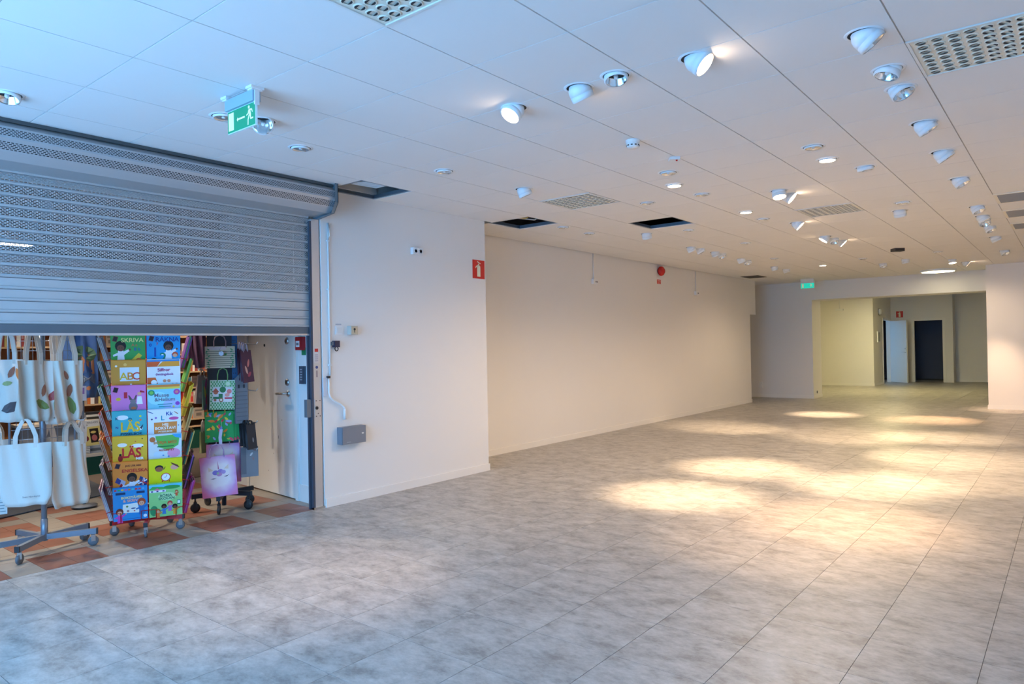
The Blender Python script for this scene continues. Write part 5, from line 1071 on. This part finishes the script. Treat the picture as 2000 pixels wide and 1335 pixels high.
# ---------------------------------------------------------------- bookcases on the shop's back wall
WOOD = mat('light_oak', rgb(196, 160, 120), 0.55, noise=0.12, nscale=9); WOODD = mat('brown_oak', rgb(150, 96, 52), 0.55, noise=0.15, nscale=9)
GREENB = mat('dark_green_plinth', rgb(14, 74, 58), 0.6)
BX = -10.3
def bookcase(label, y0, y1, zs, posts):
    o = thing('bookcase', label, 'bookcase', (BX, (y0+y1)/2, 0.006))
    hw = (y1-y0)/2
    MB().box(-0.30, -0.28, -hw, hw, 0.0, 2.2).build('back_panel', WOODD, o)
    for y in posts: MB().box(-0.28, 0.0, y-(y0+y1)/2-0.02, y-(y0+y1)/2+0.02, 0.3, 2.2).build('upright', WOODD, o)
    for z in zs: MB().box(-0.28, 0.012, -hw, hw, z-0.022, z).build('shelf_board', WOOD, o)
    MB().box(-0.28, -0.02, -hw, hw, 0.0, 0.30).build('plinth', GREENB, o)
    return o
ZL = (0.36, 0.77, 1.02, 1.29, 1.55, 1.82); ZR = (0.34, 0.45, 0.70, 0.92, 1.157, 1.42, 1.68)
bookcase('oak bookcase seen between the tote bags and the red stand', 2.3, 4.55, ZL, (2.34, 3.2, 3.92, 4.51))
bookcase('oak bookcase seen between the red stand and the gift bags', 4.6, 7.0, ZR, (4.64, 5.4, 6.2, 6.96))
PAL = [(206, 190, 176), (196, 84, 60), (214, 120, 60), (150, 60, 54), (70, 90, 120), (190, 170, 150), (226, 222, 214), (90, 70, 66), (170, 150, 130), (216, 150, 120), (60, 110, 120), (210, 196, 120), (200, 60, 50), (180, 190, 200)]
SB = {}
def shelf_book(y, z, w, h, col, depth, label, group, xf=None, faceout=False):
    o = thing('shelf_book', label, 'book', ((BX-0.02 if xf is None else xf), y, z+0.006), 0, group)
    if faceout:
        MB().box(-depth, 0, -w/2, w/2, 0, h).build('pages', PAPER, o); MB().box(0, 0.002, -w/2, w/2, 0, h).build('cover', paint(*col), o)
        pc = paint(*[int(v*0.55+20) for v in col]); MB().box(0.002, 0.0026, -w*0.35, w*0.35, h*0.66, h*0.82).build('title_print', pc, o); MB().box(0.002, 0.0026, -w*0.25, w*0.25, h*0.2, h*0.5).build('picture_print', pc, o)
    else:
        MB().box(-0.15, 0, -w/2, w/2, 0, h).build('cover', paint(*col), o); MB().box(-0.148, -0.003, -w/2+0.002, w/2-0.002, h, h+0.0015).build('pages', PAPER, o)
        MB().box(0.0, 0.0008, -w*0.3, w*0.3, h*0.55, h*0.85).build('spine_print', paint(*[min(255, int(v*0.5+110)) for v in col]), o)
rb = random.Random(4)
ORD = ['first', 'second', 'third', 'fourth', 'fifth', 'sixth', 'seventh', 'eighth', 'ninth', 'tenth', 'eleventh', 'twelfth', 'thirteenth', 'fourteenth', 'fifteenth', 'sixteenth', 'seventeenth', 'eighteenth', 'nineteenth', 'twentieth']+['last']*20
def row_of(ya, yb, z, hmax, where, face=False):
    y = ya; n_ = 0
    while y < yb:
        w = rb.uniform(0.13, 0.17) if face else rb.uniform(0.024, 0.048)
        if y+w > yb: break
        h = hmax*rb.uniform(0.78, 0.96)
        shelf_book(y+w/2, z, w-0.002, h, rb.choice(PAL), 0.02, ORD[n_]+(' face-out book' if face else ' book spine')+' on the '+where, 'shelf books, '+where, None, face)
        y += w+(0.01 if face else 0.001); n_ += 1
for z, nm in ((1.55, 'top'), (1.29, 'second'), (1.02, 'third'), (0.77, 'lowest')):
    row_of(3.60, 3.89, z, 0.21, nm+' board left of the red stand', nm in ('top', 'third')); row_of(3.95, 4.3, z, 0.21, nm+' board behind the red stand\'s left edge', nm != 'lowest')
row_of(2.5, 3.1, 1.55, 0.22, 'top board behind the tote bag straps')
for z, nm in ((1.42, 'top'), (1.157, 'second'), (0.92, 'third'), (0.70, 'fourth'), (0.45, 'lowest')):
    row_of(5.0, 5.36, z, 0.18, nm+' board behind the red stand', nm in ('top', 'third', 'lowest')); row_of(5.45, 6.1, z, 0.18, nm+' board right of the red stand', nm in ('third', 'lowest'))
# low display table with magazine and stacked books
o = thing('display_table', 'low display table with green plinth and pale top behind the tote bags', 'table', (-9.45, 3.45, 0.006))
MB().box(-0.3, 0.28, -0.75, 0.55, 0.0, 0.22).build('plinth', mat('green_table_plinth', rgb(10, 92, 70), 0.55), o)
MB().box(-0.32, 0.32, -0.78, 0.58, 0.22, 0.255).build('top', paint(214, 200, 180), o)
MB().box(-0.3, -0.05, -0.75, 0.55, 0.255, 0.60).build('riser', paint(128, 132, 140), o)
MB().box(-0.32, 0.0, -0.77, 0.57, 0.60, 0.63).build('upper_top', paint(208, 192, 170), o)
def flat_book(x, y, z, col, label, group, w=0.2, d=0.15, t=0.028):
    b_ = thing('stacked_book', label, 'book', (x, y, z), rb.uniform(-0.08, 0.08), group)
    MB().box(-d/2, d/2, -w/2, w/2, 0.002, t-0.002).build('pages', PAPER, b_); c_ = MB(); c_.box(-d/2, d/2+0.002, -w/2-0.002, w/2, 0, 0.002); c_.box(-d/2, d/2+0.002, -w/2-0.002, w/2, t-0.002, t); c_.box(d/2, d/2+0.002, -w/2-0.002, w/2, 0, t); c_.build('cover', paint(*col), b_)
for j, yy in enumerate((3.42, 3.64, 3.86)):
    for k in range(3): flat_book(-9.24, yy, 0.263+0.029*k, [(150, 158, 166), (96, 104, 110), (176, 182, 186)][(j+k) % 3], 'grey book lying in a low stack under the magazine, %s stack, %s' % (('left', 'middle', 'right')[j], ('lowest', 'middle', 'topmost')[k]), 'grey books stacked on the table')
for j, yy in enumerate((3.30, 3.52, 3.74)):
    for k in range(3): flat_book(-9.62, yy, 0.638+0.029*k, [(30, 30, 34), (40, 38, 34), (206, 204, 196)][(j+k) % 3], 'dark paperback stacked above the magazine, %s stack, %s' % (('left', 'middle', 'right')[j], ('lowest', 'middle', 'topmost')[k]), 'dark paperbacks stacked on the table')
P = on_x(181, 860, -9.16); P.z = 0.352
o = thing('magazine', 'white and yellow magazine standing on the display table', 'magazine', P, PI/2+0.35)
MB().box(-0.135, 0.135, -0.004, 0.004, 0, 0.31, 0, Matrix.Rotation(-0.2, 4, 'X')).build('pages', PAPER, o)
pr_ = prints([('r', -0.48, 0.48, 0.02, 0.74, (222, 206, 130)), ('r', -0.06, 0.38, 0.12, 0.66, (36, 26, 26)), ('e', 0.14, 0.3, 0.14, 0.12, (190, 110, 110)), ('e', 0.12, 0.52, 0.14, 0.05, (226, 200, 120)), ('c', -0.26, 0.3, 0.12, (120, 26, 40)), ('p', [(-0.44, 0.6), (-0.3, 0.95), (-0.1, 0.8), (-0.3, 0.8)], (30, 30, 34))], 0.27, 0.31, o, y=-0.005)
pr_.rotation_euler = (-0.2, 0, 0)
t_ = text('title', 'MAGASIN', 0.034, paint(110, 110, 120), o, 0.04, 0, 0); t_.matrix_local = Matrix.Rotation(-0.2, 4, 'X') @ Matrix.Translation((0.04, -0.0065, 0.268))
P = on_x(198, 785, -9.75)
for k in range(2):
    b_ = thing('leaning_book', 'pale tan book leaning on the table riser, %s of two' % ('left', 'right')[k], 'book', (-9.62, 3.99+0.13*k, 0.70), PI/2)
    MB().box(-0.09, 0.09, -0.012, 0.012, 0, 0.25, 0, Matrix.Rotation(0.35, 4, 'Y')).build('cover', paint(206, 168, 128), b_)
    MB().box(-0.088, 0.088, -0.010, 0.010, 0.25, 0.252, 0, Matrix.Rotation(0.35, 4, 'Y')).build('pages', PAPER, b_)

# ---------------------------------------------------------------- gift bag stand
NAVY = mat('navy_panel', rgb(24, 38, 58), 0.5); NAVY_LIT = mat('navy_panel_lit', rgb(28, 96, 160), 0.45)  # brighter blue paints the light on the navy column's right side
GCn = on_z(438, 992, 0); GR = facing(GCn)
gs = thing('gift_bag_stand', 'dark blue pegboard column on castors hung with gift bags', 'display stand', GCn, GR)
MB().box(-0.125, 0.125, -0.12, 0.12, 0.42, 1.80).build('column', NAVY, gs)
sp_ = MB(); sp_.box(0.125, 0.132, -0.12, 0.12, 0.42, 1.80, 0); sp_.box(0.085, 0.125, -0.127, -0.12, 0.42, 1.80, 0)
sp_.build('lit_edge', NAVY_LIT, gs)
ph_ = MB()
for k in range(24):
    for x_ in (0.096, 0.113): ph_.lathe([(0.004, 0), (0.004, 0.001)], 8, 0, Matrix.Translation((x_, -0.127, 0.5+0.05*k)) @ Matrix.Rotation(PI/2, 4, 'X'))
ph_.build('peg_holes', BLACK, gs)['kind'] = 'stuff'
MB().tube([(0, 0, 0.03), (0, 0, 0.45)], 0.02, 10).build('post', NAVY, gs)
star_base(gs, [math.radians(a) for a in (-100, -35, 25, 125, 195)], 0.27, 0.125, 0.03, 0.04, mat('dark_steel', rgb(44, 52, 62), 0.45, 0.3), BLACK, BLACK, BLACK, 0.042)
def gift_bag(label, px, yt, yb, wpx, depth, yaw, col, shapes=(), d=0.06, handle=None, hpx=24, group=None, m_=None, roll=0.0, nm='gift_bag', gusset=True):
    P = on_d(px, yb, depth); h = (yb-yt)/FPX*depth; w = wpx/FPX*depth; hh = hpx/FPX*depth
    o = thing(nm, label, 'gift bag', P, facing(P)+math.radians(yaw), group); o.rotation_euler.y = math.radians(roll)
    m_ = m_ or paint(*col)
    b = MB(); t = d/2                       # open-topped paper bag with creased gussets
    V = []
    for z, k in ((0, 1.0), (h*0.5, 0.75), (h, 0.45)):
        g_ = 0.018*(z/h) if gusset else 0
        V += [(-w/2, -t*k, z), (w/2, -t*k, z), (w/2-g_, 0, z), (w/2, t*k, z), (-w/2, t*k, z), (-w/2+g_, 0, z)]
    F = []
    for j in range(2):
        for i in range(6): F.append((j*6+i, j*6+(i+1) % 6, (j+1)*6+(i+1) % 6, (j+1)*6+i))
    F.append((5, 4, 3, 2, 1, 0)); b.add(V, F); b.build('bag_body', m_, o)
    if shapes:
        pr = prints(shapes, w, h, o, 'print', 0.0)
        # follow the leaning front sheet
        pr.matrix_local = Matrix.Translation((0, -t-0.0006, 0)) @ Matrix.Rotation(-math.atan2(t*0.55, h), 4, 'X') if False else Matrix.Translation((0, -t-0.0008, 0))
        me = pr.data
        for v in me.vertices: v.co.y += t*0.55*min(1, max(0, v.co.z/h))-0.001
    if handle:
        for s in (-1, 1):
            yy = s*t*0.45; x_ = w*0.2
            MB().tube([(-x_, yy, h-0.012), (-x_, yy, h+hh*0.45), (-x_*0.75, yy*0.7, h+hh*0.82), (0, yy*0.3, h+hh), (x_*0.75, yy*0.7, h+hh*0.82), (x_, yy, h+hh*0.45), (x_, yy, h-0.012)], 0.0045, 6).build('handle', paint(*handle), o)
    return o
random.seed(5)
DEP = 6.18
LEAFS = []
for k in range(9):
    for s in (-0.40, 0.40): LEAFS.append(LEAF(s+random.uniform(-0.05, 0.05), 0.06+0.1*k, random.uniform(0, 3), 0.045, (60, 130+random.randint(-15, 20), 84)))
g1 = gift_bag('tan striped gift bag with green leaf borders and cord handles', 430, 676, 718, 54, DEP, 3, (190, 176, 152), [('r', -0.46, 0.46, 0.08+0.095*k, 0.11+0.095*k, (112, 110, 96)) for k in range(8)]+[('r', -0.4, 0.2, 0.84, 0.98, (196, 176, 176))]+LEAFS+[LEAF(0.18, 0.62, 1.2, 0.06, (70, 140, 80)), LEAF(0.06, 0.66, 0.4, 0.05, (196, 190, 150))], 0.07, (128, 104, 110), 22)
P = on_d(432, 690, DEP-0.06); o = thing('gift_tag', 'round pale gift tag on the tan striped bag', 'tag', P, facing(P))
MB().lathe([(0.02, 0), (0.02, 0.0015)], 18, 0, Matrix.Rotation(PI/2, 4, 'X')).build('disc', paint(190, 206, 226), o); MB().tube([(0, -0.002, 0.005), (-0.012, 0.0, 0.035), (0.0, 0.012, 0.06)], 0.0012, 5).build('string', paint(90, 84, 84), o)
dots = [('c', -0.44+0.11*i+(0.055 if j % 2 else 0), 0.03+0.065*j, 0.035, (60, 150, 84)) for i in range(9) for j in range(15) if not (0.27 < 0.03+0.065*j < 0.75 and abs(-0.44+0.11*i) < 0.38)]
farm = [('r', -0.38, 0.40, 0.26, 0.76, (214, 216, 222)), ('c', -0.26, 0.6, 0.10, (178, 100, 70)), ('p', [(-0.40, 0.6), (-0.26, 0.74), (-0.12, 0.6)], (170, 84, 60)), ('c', 0.02, 0.68, 0.13, (34, 116, 66)), ('c', 0.28, 0.62, 0.1, (214, 120, 120)), ('r', -0.36, -0.14, 0.36, 0.44, (30, 110, 70)), ('r', -0.14, 0.02, 0.36, 0.54, (40, 120, 74)), ('c', -0.28, 0.33, 0.06, (150, 90, 60)), ('c', -0.04, 0.33, 0.09, (150, 96, 64)), ('c', -0.04, 0.33, 0.05, (220, 216, 206)), ('r', 0.1, 0.4, 0.36, 0.42, (190, 60, 90)), ('e', 0.2, 0.5, 0.1, 0.06, (220, 150, 140)), ('c', 0.22, 0.88, 0.12, (150, 206, 150)), ('c', 0.22, 0.88, 0.085, (206, 226, 200))]
gift_bag('green dotted gift bag with farm pictures and tractor', 434, 742, 799, 45, DEP, -3, (196, 214, 196), dots+farm, 0.06, (110, 160, 100), 24, roll=1.5)
COLS = [(214, 70, 100), (222, 140, 50), (226, 206, 60), (90, 120, 210), (150, 170, 220), (196, 50, 60)]
blob = [LEAF(random.uniform(-0.43, 0.43), random.uniform(0.05, 0.95), random.uniform(0, 3.1), random.uniform(0.04, 0.09), random.choice(COLS)) for _ in range(34)]
for k in range(3, -1, -1):
    gift_bag('bright green gift bag with colourful balloon pattern, '+['front one of four', 'second of four', 'third of four', 'rearmost of four'][k], 429+k*5.5, 803-k*0.5, 862-k*1.5, 52, DEP+0.02+0.02*k, 2, (30, 160, 84), blob if k == 0 else blob[:12], 0.03, (222, 196, 60) if k == 0 else None, 6, 'green balloon gift bags')
P = on_d(431, 867, DEP-0.05); o = thing('gift_ribbon', 'pale lilac ribbon strip hanging over the green balloon bag', 'ribbon', P, facing(P))
MB().ribbon([(0, 0, 0), (-0.004, -0.004, 0.06), (0.006, 0.0, 0.13)], (1, 0, 0), 0.026).build('strip', paint(196, 196, 226), o); MB().tube([(0.006, 0.0, 0.13), (0.01, 0.03, 0.2)], 0.001, 4).build('thread', PLWHITE, o)
UNI = mat('pink_lilac_paper', rgb(222, 150, 200), 0.6)
def uni_mat():
    M = bpy.data.materials.new('pastel_cloud_paper'); M.use_nodes = True; nt = M.node_tree; N = nt.nodes; L = nt.links; b = N['Principled BSDF']
    tc = N.new('ShaderNodeTexCoord'); gr = N.new('ShaderNodeTexGradient'); gr.gradient_type = 'SPHERICAL'
    mp = N.new('ShaderNodeMapping'); mp.inputs['Location'].default_value = (0, 0, -0.85); mp.inputs['Scale'].default_value = (5.2, 0.1, 4.6)
    L.new(tc.outputs['Object'], mp.inputs['Vector'])
    n = N.new('ShaderNodeTexNoise'); n.inputs['Scale'].default_value = 9; L.new(tc.outputs['Object'], n.inputs['Vector'])
    L.new(mp.outputs[0], gr.inputs['Vector'])
    ad = N.new('ShaderNodeMath'); ad.operation = 'MULTIPLY_ADD'; ad.inputs[1].default_value = 0.5; ad.inputs[2].default_value = -0.2
    L.new(n.outputs['Fac'], ad.inputs[0]); a2 = N.new('ShaderNodeMath'); L.new(gr.outputs['Fac'], a2.inputs[0]); L.new(ad.outputs[0], a2.inputs[1])
    cr = N.new('ShaderNodeValToRGB'); e = cr.color_ramp.elements; e[0].position = 0.0; e[0].color = (*rgb(226, 112, 150), 1); e[1].position = 0.62; e[1].color = (*rgb(236, 228, 232), 1)
    k = cr.color_ramp.elements.new(0.26); k.color = (*rgb(206, 150, 206), 1)
    L.new(a2.outputs[0], cr.inputs['Fac']); L.new(cr.outputs['Color'], b.inputs['Base Color']); b.inputs['Roughness'].default_value = 0.4; return M
UNI = uni_mat()
UF = [('p', [(-0.01, 0.68), (0.025, 0.68), (0.005, 0.9)], (180, 100, 140)), ('p', [(-0.28, 0.76), (-0.27, 0.64), (-0.14, 0.66)], (226, 206, 190)), ('p', [(0.30, 0.78), (0.16, 0.68), (0.29, 0.66)], (226, 206, 190)), ('e', -0.08, 0.60, 0.09, 0.06, (130, 120, 200)), ('e', 0.06, 0.62, 0.08, 0.06, (150, 130, 206)), ('e', 0.14, 0.60, 0.07, 0.05, (170, 150, 210)), ('e', 0.02, 0.55, 0.08, 0.05, (190, 140, 190)), ('e', -0.02, 0.58, 0.03, 0.03, (150, 190, 150)), ('p', [(-0.24, 0.46), (-0.16, 0.445), (-0.06, 0.46), (-0.16, 0.465)], (60, 50, 70)), ('p', [(0.14, 0.48), (0.22, 0.475), (0.30, 0.52), (0.22, 0.50)], (60, 50, 70))]
for k in (2, 1):
    gift_bag('pink pastel unicorn gift bag behind the front one, '+('nearer' if k == 1 else 'further')+' of two', 434+k*2.5, 866, 936+3*k, 60, DEP+0.03+0.03*k, 4, (0, 0, 0), UF, 0.03, (196, 170, 210) if k == 1 else None, 8, 'unicorn gift bags', UNI)
gift_bag('large pink pastel unicorn gift bag hanging lowest in front', 431, 890, 968, 64, DEP-0.05, -2, (0, 0, 0), UF, 0.04, (196, 170, 210), 24, 'unicorn gift bags', UNI, roll=-4)
# right hand side of the column
for k in range(3):
    gift_bag('maroon floral gift bag on the right hook, '+['front', 'middle', 'rear'][k]+' of three', 486-7*k, 684-2*k, 746-2*k, 22 if k == 0 else 16, DEP+0.02+0.03*k, 30+8*k, (74, 34, 52), [LEAF(0.1, 0.6, 1.0, 0.14, (196, 110, 100)), LEAF(-0.15, 0.4, 2.0, 0.14, (206, 150, 130)), LEAF(0.1, 0.25, 0.4, 0.14, (160, 60, 70))], 0.02, (150, 130, 140), 14, 'maroon floral gift bags', roll=-6+2*k)
gift_bag('grey slatted gift bag with a pointed top on the right side', 472, 738, 826, 24, DEP+0.06, 20, (104, 112, 122), [('r', -0.46, 0.46, 0.06+0.09*k, 0.075+0.09*k, (84, 92, 102)) for k in range(8)]+[('r', -0.3, -0.15, 0.78, 0.86, (40, 44, 52)), ('r', 0.12, 0.27, 0.78, 0.86, (40, 44, 52)), ('p', [(-0.5, 1.0), (0.5, 1.0), (0.0, 1.14)], (104, 112, 122))], 0.03)
for k in range(4):
    gift_bag('black gift bag on the lower right hook, '+['front', 'second', 'third', 'rear'][k]+' of four', 493-6*k, 826, 876-2*k, 20 if k == 0 else 12, DEP+0.02+0.025*k, 35+4*k, (38, 40, 46), [('e', 0.1, 0.35, 0.08, 0.1, (120, 124, 132))] if k == 0 else (), 0.02, (24, 24, 28), 6, 'black gift bags', roll=-5)
gift_bag('grey flower print gift bag hanging lowest on the right side', 488, 872, 930, 32, DEP+0.10, 10, (118, 124, 132), [LEAF(0.1, 0.75, 0.7, 0.08, (190, 196, 200)), LEAF(0.2, 0.6, 2.0, 0.06, (150, 110, 110)), ('r', -0.5, -0.2, 0.1, 1.0, (92, 98, 108))], 0.02)
for py in (672, 763, 825, 879): hook_to(gs, 500, py, DEP+0.03, 'side_hook')
for px, py in ((430, 654), (434, 718), (429, 799), (433, 862)): hook_to(gs, px, py, DEP+0.01, 'front_hook')
# left hand side
MAUVE = mat('mauve_cloth', rgb(142, 104, 128), 0.9, noise=0.08, nscale=40)
tote('mauve cloth bag hanging in folds left of the gift bags', 391, 640, 718, 6.55, 18, 24, (), 600, 41, 'mauve cloth bags', MAUVE, 2.0, 0.25)
tote('mauve cloth bag hanging next to the purple books', 376, 640, 712, 6.65, 10, 18, (), 600, 43, 'mauve cloth bags', MAUVE, 2.2, 0.4)
gift_bag('taupe paper gift bag below the mauve cloth bags', 389, 732, 788, 17, 6.55, 25, (150, 136, 132), [('e', 0, 0.3, 0.3, 0.12, (170, 160, 156))], 0.04, (170, 160, 150), 10, roll=7)
gift_bag('lilac flower print gift bag left of the green dotted bag', 401, 742, 800, 12, 6.4, 35, (120, 150, 140), [LEAF(0.1, 0.85, 1, 0.25, (170, 90, 150)), LEAF(-0.1, 0.6, 2, 0.22, (206, 190, 90)), LEAF(0.1, 0.3, 1.4, 0.25, (180, 80, 120)), LEAF(-0.1, 0.1, 0.4, 0.2, (140, 120, 170))], 0.02)
gift_bag('pale green gift bag with cord handles left of the green balloon bags', 397, 842, 884, 13, 6.4, 40, (186, 196, 140), (), 0.03, (206, 196, 186), 22)
for px, py, d_ in ((391, 604, 6.55), (376, 604, 6.65), (389, 722, 6.55), (401, 738, 6.4), (397, 822, 6.4)): hook_to(gs, px, py, d_, 'left_hook')
